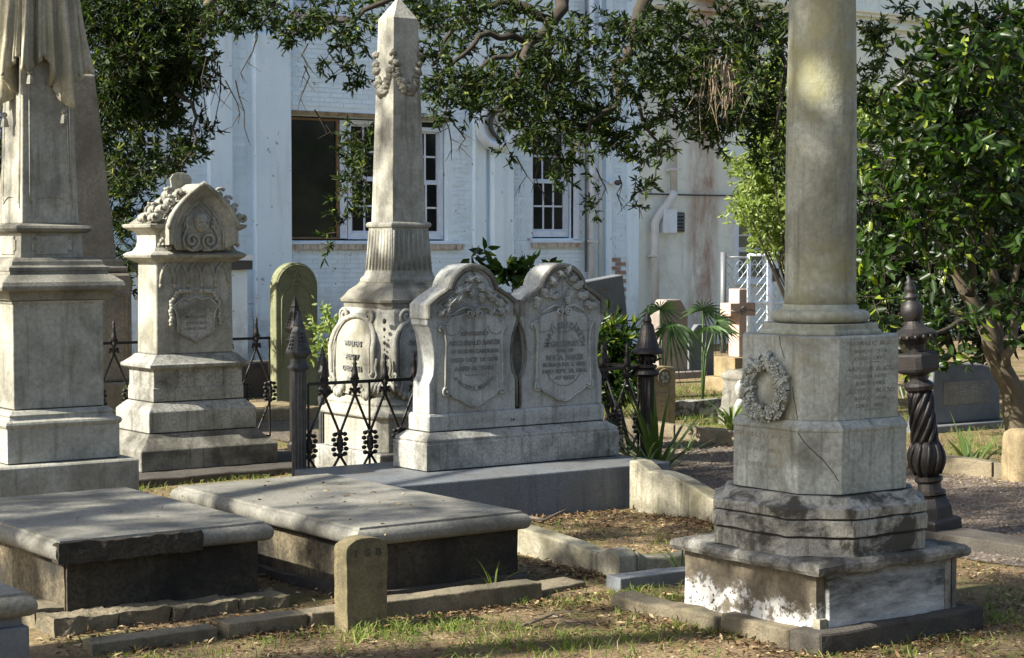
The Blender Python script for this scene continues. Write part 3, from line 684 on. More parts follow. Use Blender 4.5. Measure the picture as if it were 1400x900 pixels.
for s_, dx, bumpy in (('tablet', -.345, 0), ('tablet', .345, 1)):
    sh = .001*bumpy
    tb = MB().prismY([(dx+x, z) for x, z in full], -.10+sh, .08).build('tablet', M['tablet'], hs, bevel=.006)
    rim = [(.318, 1.165), (.318, 1.232), (.29, 1.256), (.25, 1.283), (.21, 1.305), (.186, 1.308), (.178, 1.33)]+arc(0, 1.30, .165, 12, 168, 18)+[(-.178, 1.33), (-.186, 1.308), (-.21, 1.305), (-.25, 1.283), (-.29, 1.256), (-.318, 1.232), (-.318, 1.165)]
    upper = [(x, z) for x, z in full if z > 1.155]; nU = len(upper); w2 = 1/1.34
    def inset(d_): return [(x*(1-d_/.30), 1.20+(z-1.20)*(1-d_/.30) if z > 1.20 else z+d_*.3) for x, z in upper]
    rv = [[(dx+x, y, z) for x, z in src] for src, y in ((inset(.002), -.098), (inset(.002), -.118), (inset(.012), -.124), (inset(.030), -.122), (inset(.036), -.098))]
    m = MB()
    for a_, b_ in zip(rv, rv[1:]):
        o0 = len(m.v); m.v += a_+b_; m.f += [[o0+i, o0+i+1, o0+nU+i+1, o0+nU+i] for i in range(nU-1)]
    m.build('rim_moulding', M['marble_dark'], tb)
    MB().tube(P([(dx+x*.9, z-.022 if abs(x) < .2 else z-.014) for x, z in rim[2:-2]], 'Y', -.1005), .006, 5).build('inner_bead', M['marble'], tb, smooth=True)
    # shield panel
    pl = [(0, .612), (.05, .628), (.10, .66), (.135, .672), (.165, .69), (.18, .715), (.215, .72), (.213, .80), (.212, .9), (.205, 1.0), (.215, 1.07), (.238, 1.11), (.222, 1.125), (.20, 1.12)]
    topc = [(.165, 1.165), (.11, 1.175), (.06, 1.19), (0, 1.165)]
    R_ = pl+topc; out = R_[:-1]+[(0, 1.165)]+[(-x, z) for x, z in R_[1:-1][::-1]]
    MB().prismY([(dx+x, z) for x, z in out], -.118, -.095).build('shield_panel', M['tablet'], tb, bevel=.005)
    bd = pl[:9]; e = MB()
    for sg in (1, -1):
        e.tube(P([(dx+sg*x, z) for x, z in pl], 'Y', -.118), .0075, 5)
        e.tube(spiral((dx+sg*.205, .712), .030, 1.4, PI/2 if sg > 0 else PI/2, -sg, 14, 'Y', -.119), .0085, 5)
        e.blob((dx+sg*.205, -.121, .712), .012, 1)
        e.tube(spiral((dx+sg*.235, 1.10), .022, 1.2, -PI/2, sg, 10, 'Y', -.115), .006, 5)
        e.tube(spiral((dx+sg*.034, 1.185), .030, 1.5, PI*.5, sg, 16, 'Y', -.122), .0085, 5)
        e.tube(P([(dx+sg*x, z) for x, z in ((.034, 1.216), (.075, 1.222), (.12, 1.205), (.165, 1.183), (.2, 1.172))], 'Y', -.121), [.009, .0085, .0075, .006, .003], 5)
    e.build('scrollwork', M['tablet'], tb, smooth=True)
    e = MB(); e.tube(P(arc(dx, .86, .148, 205, 335, 14), 'Y', -.1185), .003, 4)
    for sg in (1, -1): e.tube(P([(dx+sg*x, z) for x, z in ((.20, 1.065), (.17, 1.052), (.13, 1.06), (.105, 1.085), (.10, 1.11))], 'Y', -.1185), .003, 4)
    e.tube(P(arc(dx, 1.16, .11, 215, 325, 10), 'Y', -.1185), .003, 4)
    e.build('incised_border', M['letters'], tb, kind='stuff')
    # leaf carving: lobed leaves on a branching stem
    def carved_leaf(m, c, L, ang, lobes):
        d = Vector((math.cos(ang), 0, math.sin(ang))); s = Vector((-d.z, 0, d.x)); c = Vector((c[0], -.100, c[1])); ol = []; n_ = lobes*4
        for i in range(n_+1):
            t = i/n_; wv = L*(.36*math.sin(PI*min(1, .12+.88*t))**.8)*(.52+.48*abs(math.sin(PI*lobes*t*.999))); ol.append((t, wv))
        rim_ = [(t, wv) for t, wv in ol]+[(t, -wv) for t, wv in ol[::-1]]
        lo_ = [c+d*L*t+s*wv for t, wv in rim_]; hi_ = [c+d*L*(t*.94+.03)+s*wv*.8+Vector((0, -.021-.012*math.sin(PI*t), 0)) for t, wv in rim_]; k = len(rim_); o0 = len(m.v)
        m.v += [tuple(p) for p in lo_+hi_]
        for i in range(k): j = (i+1) % k; m.f.append([o0+i, o0+j, o0+k+j, o0+k+i])
        for i in range(n_): m.f.append([o0+k+i, o0+k+i+1, o0+k+k-2-i, o0+k+k-1-i])
        m.tube([c+d*L*.05+Vector((0, -.032, 0)), c+d*L*.5+Vector((0, -.037, 0)), c+d*L*.92+Vector((0, -.027, 0))], [.005, .005, .003], 4)
    if not bumpy:
        LV = [(0, 1.43, .065, 205), (.0, 1.43, .065, -25), (-.03, 1.385, .075, 215), (.035, 1.385, .075, -40), (-.075, 1.36, .075, 200), (.085, 1.355, .07, -20), (-.10, 1.33, .075, 235), (.11, 1.325, .08, -35), (-.15, 1.30, .08, 215), (.165, 1.285, .08, -25), (-.20, 1.265, .075, 250), (-.17, 1.265, .06, 190),
              (.20, 1.245, .07, -60), (-.02, 1.36, .06, 265), (.05, 1.33, .06, 275), (-.24, 1.235, .055, 230), (.235, 1.235, .05, -20), (.15, 1.24, .05, 250)]
    else:
        LV = [(.02, 1.44, .06, 60), (.0, 1.42, .06, 140), (-.06, 1.36, .08, 130), (-.09, 1.33, .08, 200), (-.13, 1.31, .07, 150), (.05, 1.40, .06, 20), (.09, 1.35, .08, 30), (.12, 1.31, .08, -15), (.06, 1.34, .07, 250), (-.03, 1.33, .06, 230), (-.20, 1.255, .06, 130), (-.235, 1.225, .06, 80), (.19, 1.265, .08, -40), (.155, 1.29, .06, 40),
              (.235, 1.24, .05, -10), (-.05, 1.30, .06, 180), (.02, 1.30, .06, 290)]
    for x, z, L, a in LV:
        m = MB(); carved_leaf(m, (dx+x*.93, z-.022), L*1.08, R(a), 3); m.build('carved_leaf', M['tablet'], tb)
    MB().tube(P([(dx+x, z) for x, z in ((0, 1.45), (.004, 1.41), (-.03, 1.37), (-.09, 1.34), (-.16, 1.30), (-.23, 1.24))], 'Y', -.108), .006, 5).tube(P([(dx+x, z) for x, z in ((.004, 1.41), (.05, 1.36), (.12, 1.32), (.18, 1.28), (.24, 1.24))], 'Y', -.108), .006, 5).build('carved_stem', M['marble'], tb, smooth=True)
    if not bumpy:
        for s2, z, wd, h in (('REVEREND', 1.062, .205, .025), ('ARCHIBALD BAKER', 1.006, .385, .031), ('OF NORTH CAROLINA', .954, .36, .025), ('DIED OCT 10 1878', .902, .345, .027), ('AGED 65 YEARS', .850, .30, .027)): lettering(s2, h, dx, z, -.1185, 'Y', M['letters'], tb, wd, .0045, 0, .006)
        MB().box(dx-.07, dx+.07, -.1215, -.117, .807, .811).build('rule', M['letters'], tb)
        arc_lettering('A FAITHFUL MINISTER', .022, dx, .92, .19, 222, 318, -.1185, M['letters'], tb, up=False)
    else:
        arc_lettering('MARY ELIZABETH', .036, dx+.005, .955, .145, 172, 8, -.1185, M['letters'], tb, .005)
        for s2, z, wd, h in (('GILCHRIST', .978, .23, .034), ('WIFE OF', .935, .14, .022), ('REV. A. BAKER', .892, .30, .034), ('BORN JUNE 3, 1832.', .848, .345, .025), ('DIED SEPT. 28, 1864.', .806, .355, .025), ('AT REST', .764, .16, .024)): lettering(s2, h, dx+.005, z, -.1185, 'Y', M['letters'], tb, wd, .0045, 0, .006)
# recessed web between the tablets
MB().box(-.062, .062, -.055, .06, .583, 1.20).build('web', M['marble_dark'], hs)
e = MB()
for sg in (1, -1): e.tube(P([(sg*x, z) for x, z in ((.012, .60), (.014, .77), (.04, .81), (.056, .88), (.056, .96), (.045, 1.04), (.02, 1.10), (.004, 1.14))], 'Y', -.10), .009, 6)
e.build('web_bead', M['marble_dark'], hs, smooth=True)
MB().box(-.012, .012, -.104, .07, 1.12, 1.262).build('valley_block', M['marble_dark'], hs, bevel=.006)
lettering('AT EVENING TIME IT SHALL BE LIGHT', .032, .02, .525, -.1155, 'Y', M['tablet'], hs, 1.10, .003)

# ---- centre obelisk -------------------------------------------------------------------
ob = thing('garlanded_obelisk', 'tall cream obelisk with carved garland, fluted collar and arched lettered panels', 'monument', (7.02, 10.92, 0))
MB().sq([(.43, -.05), (.43, .20), (.42, .21)]).build('base_step', M['marble'], ob, bevel=.008)
MB().oct([(.40, .06, .211), (.40, .06, .43), (.41, .06, .44)]).build('base', M['cream'], ob, bevel=.006)
MB().oct([(.425, .07, .441), (.43, .07, .455), (.425, .07, .475), (.40, .065, .49), (.385, .065, .515), (.39, .065, .53), (.37, .06, .56), (.35, .06, .575)]).build('base_moulding', M['cream'], ob, bevel=.003)
MB().oct([(.345, .085, .575), (.365, .10, .66), (.372, .105, .80), (.362, .10, .95), (.335, .085, 1.08), (.315, .075, 1.15), (.30, .07, 1.17)]).build('die', M['cream'], ob, smooth=False)
def obpanel(plane):
    f = -.366; e = MB()
    arcpts = [(-.235, .64)]+[(-.25, .75), (-.25, .90)]+[(.25*math.cos(R(a)), .92+.20*math.sin(R(a))) for a in range(170, 9, -16)]+[(.25, .90), (.25, .75), (.235, .64)]
    low = [(.19, .60), (.10, .585), (0, .58), (-.10, .585), (-.19, .60)]
    def off(z): return {True: -.372, False: -.376}[z < .9]+max(0, (z-.9))*.22
    pp = MB()
    n = MB(); o3 = arcpts+low
    a_ = [(x, off(z)-.004, z) if plane == 'Y' else (off(z)-.004, -x, z) for x, z in o3]; b_ = [(x*.98, -.33+max(0, z-.9)*.2, z) if plane == 'Y' else (-.33+max(0, z-.9)*.2, -x*.98, z) for x, z in o3]
    pn = n.loft([b_, a_]).build('arched_panel', M['cream'], ob)
    fr = [(x*1.09, z) for x, z in arcpts]
    ring = [(x, off(z)-.008, z) if plane == 'Y' else (off(z)-.008, -x, z) for x, z in fr]
    MB().tube(ring, .020, 7).build('panel_frame', M['cream'], pn, smooth=True)
    ring = [(x*.93, off(z)-.012, z) if plane == 'Y' else (off(z)-.012, -x*.93, z) for x, z in arcpts]
    MB().tube(ring, .007, 5).build('panel_bead', M['cream'], pn, smooth=True)
    e = MB()
    for sg in (1, -1):
        MB().tube(spiral((sg*.16, 1.12), .055, 1.6, -PI/2, sg, 18, plane, -.345), .013, 6).build('scroll', M['cream'], pn, smooth=True)
        MB().tube(spiral((sg*.265, .66), .05, 1.3, PI/2, sg, 14, plane, -.385), .014, 6).build('scroll', M['cream'], pn, smooth=True)
        for k in range(6):
            t = k/5; u = sg*(.27-.16*t); z = .66-.06*math.sin(PI*t)-.03*t
            e.blob((u, -.385, z) if plane == 'Y' else (-.385, -u, z), (.022, .022, .038) , 1)
    e.build('acanthus_leaves', M['cream'], pn, smooth=True, kind='stuff')
    return pn, off
for plane in ('X', 'Y'):
    pn, off = obpanel(plane)
    lines = (('DIST', 1.01, .10), ('OF THE', .945, .15), ('FOR', .875, .085), ('OF SO', .80, .13), ('HE LO', .73, .13), ('AND', .665, .10)) if plane == 'Y' else (('WALTERS', .93, .22), ('AUG 27', .84, .17), ('DIED 1853', .76, .24), ('AGED', .685, .14))
    for s2, z, wd in lines: lettering(s2, .034, -.08 if plane == 'Y' else 0, z, off(z)-.0045-(.0 if z < .9 else -.004), plane, M['letters'], pn, wd, .006)
dr = MB()
for z, r in ((1.09, .019), (1.035, .014), (.985, .008), (.945, .014), (.90, .008), (.86, .016)):
    t = -.318-.004*(1.09-z)*4-.004; MB().blob((t+.02-.02, t+.02-.02, z), (r*.75, r*.75, r), 2).build('drop', M['crack'], ob)
e = MB()
for k in range(-3, 4):
    t = k*.022; top_ = Vector((-.335-.004, -.335-.004, .70)); b = Vector((-.365+t*.9, -.365-t*.9, .60+.008*abs(k)))
    e.tube([top_+Vector((t*.25, -t*.25, 0)), top_.lerp(b, .5)+Vector((t*.3-.012, -t*.3-.012, 0)), b], [.008, .015, .010], 6)
for sg in (1, -1): e.tube([(-.35+sg*.03+x*sg, -.35-sg*.03-x*sg, z) for x, z in ((0, .84), (.008, .78), (.0, .73), (.012, .70), (.03, .705), (.034, .73), (.022, .745))], .011, 6)
e.build('shell', M['cream'], ob, smooth=True)
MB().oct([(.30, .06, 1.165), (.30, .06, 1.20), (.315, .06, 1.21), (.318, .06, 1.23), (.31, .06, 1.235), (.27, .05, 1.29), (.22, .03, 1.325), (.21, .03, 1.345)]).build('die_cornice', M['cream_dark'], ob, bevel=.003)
MB().sq([(.195, 1.345), (.195, 1.365), (.178, 1.385), (.168, 1.42), (.150, 1.70), (.150, 1.715), (.162, 1.725), (.165, 1.74), (.16, 1.752), (.145, 1.758)]).build('collar', M['cream'], ob, bevel=.003)
for plane in ('X', 'Y'):
    e = MB()
    for k in range(8):
        u = (k-3.5)/3.5
        p0, p1 = (u*.148, -.1665, 1.43), (u*.132, -.151, 1.70)
        pts = [p0, p1] if plane == 'Y' else [(p0[1], -p0[0], p0[2]), (p1[1], -p1[0], p1[2])]
        MB().tube(pts, [.011, .0095], 6).build('flute', M['cream'], ob, smooth=True)
MB().sq([(.137, 1.755), (.099, 3.15), (.004, 3.30)]).build('shaft', M['cream'], ob, bevel=.004)
e = MB()
def hw(z): return .137-(z-1.755)*.0272
for plane in ('X', 'Y'):
    g = MB()
    for i in range(19):
        t = i/18; u = (t-.5)*2; z = 2.90-.25*(1-abs(u)**2.4); h = hw(z)
        for k in range(4):
            uu = u*h*.98+random.uniform(-.007, .007); zz = z+random.uniform(-.017, .017)*(1.2-u*u); r = .0075+.003*(1-u*u)
            c = (uu, -h-.006, zz) if plane == 'Y' else (-h-.006, -uu, zz)
            g.blob(c, (r*1.1, r*1.1, r*1.2), 1, Quaternion((random.random(), random.random(), random.random(), 1)).to_matrix())
    g.build('garland', M['cream_dark'], ob, smooth=True)
for cx_, cy_ in ((-1, -1), (1, -1), (-1, 1)):
    g = MB()
    for k in range(9): h = hw(2.8); g.blob((cx_*(h-.002)+random.uniform(-.006, .006), cy_*(h-.002)+random.uniform(-.006, .006), 2.92-k*.022), (.011, .011, .018), 1)
    g.build('garland_drop', M['cream_dark'], ob, smooth=True)

# ---- draped monument (left) -----------------------------------------------------------
dm = thing('draped_monument', 'cream marble pedestal and shaft draped with fringed tasselled stone cloth', 'monument', (4.06, 10.03, 0))
MB().sq([(.405, -.05), (.405, .40), (.395, .412)]).build('base_step', M['cream'], dm, bevel=.006)
MB().sq([(.318, .40), (.318, .43)]).sq([(.255, .69), (.255, .72)]).build('mortar_joint', M['crack'], dm)
MB().sq([(.325, .418), (.325, .605), (.332, .612), (.338, .625), (.332, .640), (.31, .648), (.30, .665), (.306, .675), (.285, .695), (.275, .70)]).build('plinth', M['cream'], dm, bevel=.003)
MB().sq([(.262, .705), (.262, 1.275), (.268, 1.283), (.272, 1.295), (.262, 1.298)]).build('die', M['cream'], dm, bevel=.005)
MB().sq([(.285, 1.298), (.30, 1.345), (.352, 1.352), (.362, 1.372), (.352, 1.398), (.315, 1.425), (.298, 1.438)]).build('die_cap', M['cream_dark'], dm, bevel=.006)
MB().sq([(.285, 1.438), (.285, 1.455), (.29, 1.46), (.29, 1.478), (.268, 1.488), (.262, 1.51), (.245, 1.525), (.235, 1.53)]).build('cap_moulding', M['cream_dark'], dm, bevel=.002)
MB().sq([(.182, 1.53), (.176, 1.66), (.182, 1.665)]).build('neck_block', M['cream'], dm, bevel=.003)
MB().sq([(.19, 1.665), (.212, 1.675), (.222, 1.69), (.214, 1.705), (.19, 1.712), (.17, 1.718)]).build('neck_moulding', M['cream_dark'], dm, bevel=.002)
for plane in ('Y', 'X'):
    a, b, n = .115, .052, .022
    o_ = [(-a, -b+n), (-a+n, -b+n), (-a+n, -b), (a-n, -b), (a-n, -b+n), (a, -b+n), (a, b-n), (a-n, b-n), (a-n, b), (-a+n, b), (-a+n, b-n), (-a, b-n)]
    o_ = [(u, z+1.598) for u, z in o_]; m = MB()
    (m.prismY(o_, -.187, -.17) if plane == 'Y' else m.prismX(o_, -.187, -.17)).build('neck_panel', M['cream'], dm, bevel=.003)
MB().sq([(.165, 1.718), (.125, 3.2)]).build('shaft', M['cream'], dm, bevel=.005)
for plane in ('Y', 'X'):
    def sp(u, z): h = .165-(z-1.718)*.027+.0005; return (u, -h, z) if plane == 'Y' else (-h, -u, z)
    MB().tube([sp(.10, 2.9), sp(.115, 1.83), sp(.10, 1.835), sp(.085, 1.85), sp(.045, 1.865), sp(0, 1.87), sp(-.045, 1.865), sp(-.085, 1.85), sp(-.10, 1.835), sp(-.115, 1.83), sp(-.117, 1.9), sp(-.10, 2.9)], .006, 5).tube([sp(.115, 2.9), sp(.13, 1.80)], .004, 5).build('panel_moulding', M['cream'], dm, smooth=True)
# drapery: a pleated skirt hanging from the top of the shaft, its hem rising and falling to tasselled corners
hemX = [(-1.0, 2.44), (-.7, 2.52), (-.35, 2.58), (0, 2.55), (.12, 2.58), (.2, 2.60), (.34, 2.55), (.46, 2.60), (.56, 2.50), (.70, 2.42), (.80, 2.36), (.88, 2.45), (.95, 2.50), (1.0, 2.50)]
def interp(tab, t):
    for (a, b), (c, d) in zip(tab, tab[1:]):
        if a <= t <= c: return b+(d-b)*(t-a)/(c-a)
    return tab[-1][1]
# s: 0..1 along -X face (back to front), 1..2 along -Y face (left to right), 2..4 the two hidden faces
hem = [(0, 2.50), (.12, 2.56), (.3, 2.50), (.45, 2.40), (.55, 2.32), (.64, 2.42), (.75, 2.50), (.88, 2.62), (1.0, 2.63), (1.08, 2.60), (1.16, 2.54), (1.24, 2.56), (1.33, 2.62), (1.42, 2.64), (1.52, 2.52), (1.62, 2.40), (1.68, 2.34), (1.74, 2.42), (1.82, 2.50), (1.92, 2.51), (2.0, 2.55), (2.5, 2.6), (3, 2.45), (3.5, 2.6), (4, 2.50)]
ns, nz = 260, 26; V, Fc = [], []
for k in range(nz+1):
    for i in range(ns):
        s_ = 4*i/ns; f = int(s_); t = (s_-f)*2-1; hz = interp(hem, s_); z = 3.5+(hz-3.5)*k/nz; drop = (3.5-z)/1.1
        h = .138+.062*max(0, drop)**1.0
        rr = (abs(t)**4+1)**.25; ph = s_*2*PI*3.1+.6+.7*math.sin(s_*3+drop*2.2); fold = .040*min(1, drop*1.3)*(1+.5*(k/nz)**6)*(1.5*abs(math.sin(ph*.5))**.7-.75+.45*math.sin(s_*2*PI*5.3+1.6*drop)+.22*math.sin(s_*2*PI*11+2+drop*3))
        h2 = h+fold
        p = {0: (-1, -t*-1), 1: (t, -1), 2: (1, t), 3: (-t, 1)}[f]
        if f == 0: p = (-1, -t)
        L = 1/rr**.5
        V.append((p[0]*h2*L, p[1]*h2*L, z))
for k in range(nz):
    for i in range(ns): j = (i+1) % ns; Fc.append((k*ns+i, k*ns+j, (k+1)*ns+j, (k+1)*ns+i))
m = MB(); m.v, m.f = V, Fc; dr_ = m.build('drapery', M['drape'], dm, smooth=True)
md = dr_.modifiers.new('cloth_thickness', 'SOLIDIFY'); md.thickness = .022; md.offset = -1
for s_ in (.55, 1.19, 1.68):
    f = int(s_); t = (s_-f)*2-1; hz = interp(hem, s_); h = .138+.058*(3.5-hz)/1.1
    c = (-h, -t*h) if f == 0 else (t*h, -h)
    ts = MB(); ts.blob((c[0], c[1], hz-.005), .016, 2)
    ts.lathe([(.008, hz-.02), (.015, hz-.024), (.020, hz-.045), (.024, hz-.07), (.006, hz-.072)], c[0], c[1], 12, True, .12)
    ts.build('tassel', M['cream'], dm)

# ---- old obelisk behind it ------------------------------------------------------------
oo = thing('plain_obelisk', 'plain weathered grey brown obelisk standing behind the draped monument', 'monument', (6.16, 14.9, 0)); oo.scale = (1.19, 1.19, 1.19)
MB().sq([(.46, -.05), (.46, .38), (.44, .39)]).build('base', M['obelisk_old'], oo, bevel=.006)
MB().sq([(.405, .39), (.405, 1.13), (.40, 1.15)]).build('die', M['obelisk_old'], oo, bevel=.02)
MB().sq([(.37, 1.15), (.385, 1.165), (.385, 1.19), (.36, 1.2), (.36, 1.235), (.345, 1.25)]).build('die_cap', M['obelisk_old'], oo, bevel=.006)
MB().sq([(.325, 1.25), (.222, 2.52), (.14, 2.60), (.10, 2.62)]).build('shaft', M['obelisk_old'], oo, bevel=.006)
MB().tube(P([(.05, 1.02), (.15, 1.07), (.22, 1.03), (.30, 1.0), (.36, .99), (.36, .55)], 'Y', -.405), .012, 6).build('panel_moulding', M['obelisk_old'], oo, smooth=True)

# ---- gothic monument ------------------------------------------------------------------
gm = thing('gothic_monument', 'carved gothic pedestal tomb with pointed gables, cherub head and shield', 'monument', (6.0, 12.29, 0))
MB().box(-.80, .95, -.72, .6, -.08, .045).build('footing', M['dark_kerb'], gm, rough=(.08, .006, 5), bevel=.01)
MB().sq([(.53, .046), (.53, .185), (.515, .20), (.44, .265), (.425, .29)]).build('base_step', M['marble_dark'], gm, bevel=.006)
MB().sq([(.412, .28), (.412, .31)]).sq([(.345, .49), (.345, .52)]).build('mortar_joint', M['crack'], gm)
MB().sq([(.418, .297), (.418, .44), (.405, .455), (.375, .485), (.36, .50)]).build('base_step', M['marble'], gm, bevel=.006)
MB().sq([(.352, .507), (.352, .60)]).sq([(.352, .60), (.345, .605), (.345, .72), (.35, .73)]).build('plinth', M['marble'], gm, bevel=.004)
MB().sq([(.362, .73), (.39, .745), (.392, .765), (.375, .775), (.34, .805), (.325, .82), (.315, .832)]).build('plinth_cap', M['marble'], gm, bevel=.003)
MB().sq([(.300, .832), (.295, 1.50)]).build('die', M['cream'], gm, bevel=.01)
MB().sq([(.305, 1.475), (.33, 1.49), (.365, 1.512), (.375, 1.53), (.36, 1.542), (.325, 1.556), (.305, 1.585), (.298, 1.63), (.30, 1.67), (.32, 1.695), (.345, 1.705), (.372, 1.722), (.378, 1.742), (.36, 1.747)]).build('cornice', M['cream'], gm, bevel=.003)
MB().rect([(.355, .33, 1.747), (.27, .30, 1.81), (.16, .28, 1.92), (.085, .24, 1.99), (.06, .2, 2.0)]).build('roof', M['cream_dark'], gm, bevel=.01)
MB().rect([(.10, .10, 1.96), (.075, .08, 2.02), (.085, .09, 2.07), (.06, .06, 2.10), (.02, .02, 2.115)], -.03, -.05).build('ridge_finial', M['cream'], gm, bevel=.012)
def ogive(hw_, z0, zb, zt): 
    o_ = [(hw_*(1-t**1.75), zb+(zt-zb)*t) for t in np.linspace(0, 1, 13)]
    return [(hw_, z0)]+o_+[(-x, z) for x, z in o_[::-1][1:]]+[(-hw_, z0)]
outl, inn = ogive(.268, 1.60, 1.715, 2.03), ogive(.178, 1.565, 1.67, 1.925)
m = MB(); n = len(outl)
r = [[(u, y, z) for u, z in src] for src, y in ((outl, .2), (outl, -.385), ([(x*.9, z*.94+.105) for x, z in outl], -.385), (inn, -.325))]
for a_, b_ in zip(r, r[1:]):
    o0 = len(m.v); m.v += a_+b_; m.f += [[o0+i, o0+i+1, o0+n+i+1, o0+n+i] for i in range(n-1)]
o0 = len(m.v); m.v += r[3]; m.f.append([o0+i for i in range(n)])
gb = m.build('gable', M['cream'], gm)
MB().tube(P(outl[1:-1], 'Y', -.385), .017, 6).build('gable_moulding', M['cream'], gb, smooth=True)
MB().tube(P([(x, z) for x, z in inn], 'Y', -.328), .011, 5).build('inner_arch', M['cream'], gb, smooth=True)
MB().tube(P(ogive(.125, 1.70, 1.72, 1.88)[1:-1], 'Y', -.328), .008, 5).build('inner_arch', M['cream'], gb, smooth=True)
e = MB()
for sg in (1, -1):
    e.tube(spiral((sg*.066, 1.63), .058, 1.5, -PI*.5, -sg, 18, 'Y', -.335), .013, 6)
    e.tube(P([(sg*.02, 1.565), (sg*.08, 1.565), (sg*.125, 1.59), (sg*.14, 1.64), (sg*.12, 1.69), (sg*.10, 1.72), (sg*.11, 1.76), (sg*.10, 1.80)], 'Y', -.335), .011, 6)
    for k in range(9): u, z = sg*(.175+.016*k), 1.59+.028*math.sin(k*1.3)+.004*k; e.blob((u, -.305, z), (.017, .014, .02), 1)
    for k in range(4): u, z = sg*(.085+.006*k), 1.73+.028*k; e.blob((u, -.334, z), (.014, .014, .018), 1)
e.build('scroll_foliage', M['cream'], gb, smooth=True, kind='stuff')
hd = MB(); hd.blob((0, -.345, 1.752), (.050, .045, .062), 3); hd.blob((0, -.345, 1.778), (.056, .045, .045), 3); hd.blob((0, -.392, 1.746), (.008, .012, .016), 2); hd.blob((-.022, -.378, 1.733), .018, 2); hd.blob((.022, -.378, 1.733), .018, 2); hd.blob((0, -.383, 1.712), (.016, .012, .010), 2)
for sg in (1, -1): hd.blob((sg*.022, -.386, 1.766), (.018, .008, .005), 2)
hd.build('cherub_head', M['cream'], gb, smooth=True)
ey = MB()
for sg in (1, -1): MB().blob((sg*.021, -.385, 1.757), (.009, .006, .005), 1).build('eye', M['cream_dark'], gb, smooth=True)
for o_2 in [gb]+list(gb.children):
    for v_ in o_2.data.vertices:
        if v_.co.y < -.25: v_.co.y -= .062
# pointed drop tracery under the cornice
for plane in ('Y',):
    tr = lambda u, y, z: (u, y, z)
    cnt = 5
    for k in range(cnt):
        e = MB(); u0 = -.265+.53*k/cnt; u1 = u0+.53/cnt; um = (u0+u1)/2
        e.blob(tr(u0, -.302, 1.315), (.015, .012, .024), 1)
        e.tube(P([(u0, 1.33), (u0+.006, 1.39), (u0+.025, 1.44), (um, 1.475), (u1-.025, 1.44), (u1-.006, 1.39), (u1, 1.33)], plane, -.301), .013, 5)
        e.build('drop_tracery', M['cream'], gm, smooth=True)
# crockets: curled leaves climbing both roof slopes
for sg in (-1, 1):
    for row_, yy in enumerate((-.34, -.20, -.06)):
        for k in range(4):
            t = (k+.25)/4; x_ = sg*(.345-.25*t)+random.uniform(-.012, .012); z = 1.762+.215*t**.9; e = MB(); c2_ = random.uniform(.9, 1.2)
            for j in range(5):
                a_ = -1.2+.6*j; e.blob((x_+sg*.028*math.sin(a_)*c2_, yy+.02*math.sin(2.2*j), z+.024*math.cos(a_)*c2_), (.026*c2_, .030, .019*c2_), 2, Quaternion((0, 1, 0), a_*sg).to_matrix())
            e.tube(spiral((x_+sg*.012, z+.016), .040*c2_, 1.2, random.uniform(.5, 2.5), sg, 12, 'Y', yy-.03), [.012]*7+[.009]*6, 6)
            e.build('crocket', M['cream'], gm, smooth=True)
# shield with leafy wreath
shd = [(0, .915), (.04, .94), (.10, .965), (.145, 1.0), (.14, 1.06), (.15, 1.12), (.175, 1.17), (.14, 1.20), (.10, 1.225), (.05, 1.215), (0, 1.235)]
o_ = shd+[(-x, z) for x, z in shd[1:-1][::-1]]
sp_ = MB().prismY(o_, -.312, -.29).build('shield', M['marble'], gm, bevel=.004)
MB().tube(P(o_+o_[:1], 'Y', -.312), .007, 5, False).build('shield_rim', M['cream'], sp_, smooth=True)
e = MB()
for sg in (1, -1):
    for k in range(15):
        t = k/14; u = sg*(.04+.15*math.sin(min(1, t*1.6)*PI/2)+.005*math.sin(k*2)); z = 1.275-.03*t*t-.27*max(0, t-.25)
        e.blob((u, -.31, z), (.02, .014, .024-.006*t), 1, Quaternion((0, 1, 0), sg*(.4+k)).to_matrix())
e.build('shield_garland', M['cream'], sp_, smooth=True, kind='stuff')
for s2, z, wd in (('OUR', 1.16, .07), ('MARGARET', 1.095, .17), ('BORN 1852', 1.05, .15), ('DIED 1866', 1.01, .15)): lettering(s2, .018, 0, z, -.3125, 'Y', M['letters'], sp_, wd, .002)

# the gothic monument is shallow: 0.3 m deep behind its broad front
def shallow(o, d_=.145, k_=.16):
    for v in o.data.vertices:
        y = v.co.y; v.co.y = y+d_ if y < -k_ else (y-d_ if y > k_ else y*(k_-d_)/k_)
seen_ = set()
def walk(o):
    for c_ in o.children:
        if c_.name.startswith('footing') or c_.data.name in seen_: continue
        seen_.add(c_.data.name); shallow(c_); walk(c_)
walk(gm); gm.location.y -= .145

# ---- box tombs ------------------------------------------------------------------------
def lid(m, x0, x1, y0, y1, z, t=.075, step=.03):
    cx, cy, hx, hy = (x0+x1)/2, (y0+y1)/2, (x1-x0)/2, (y1-y0)/2; r = t*.42; pr = [(hx-.045, hy-.045, z-t-.012), (hx-.03, hy-.03, z-t)]
    for a in range(-80, 81, 16): pr.append((hx-r+r*math.cos(R(a)), hy-r+r*math.cos(R(a)), z-.012-t/2+t/2*math.sin(R(a))))
    pr += [(hx-step, hy-step, z-.011), (hx-step-.002, hy-step-.002, z-.001), (hx-step-.008, hy-step-.008, z)]
    m.rect(pr, cx, cy); return m
bt = thing('box_tomb', 'long low box tomb with smooth grey slab, behind the lettered footstone', 'tomb', (4.82, 8.0, 0), 'box tombs with moulded slabs')
MB().box(4.40, 5.255, 7.15, 8.90, -.08, .262).build('tomb_body', M['stucco'], bt, rough=(.07, .006, 5), world=True)
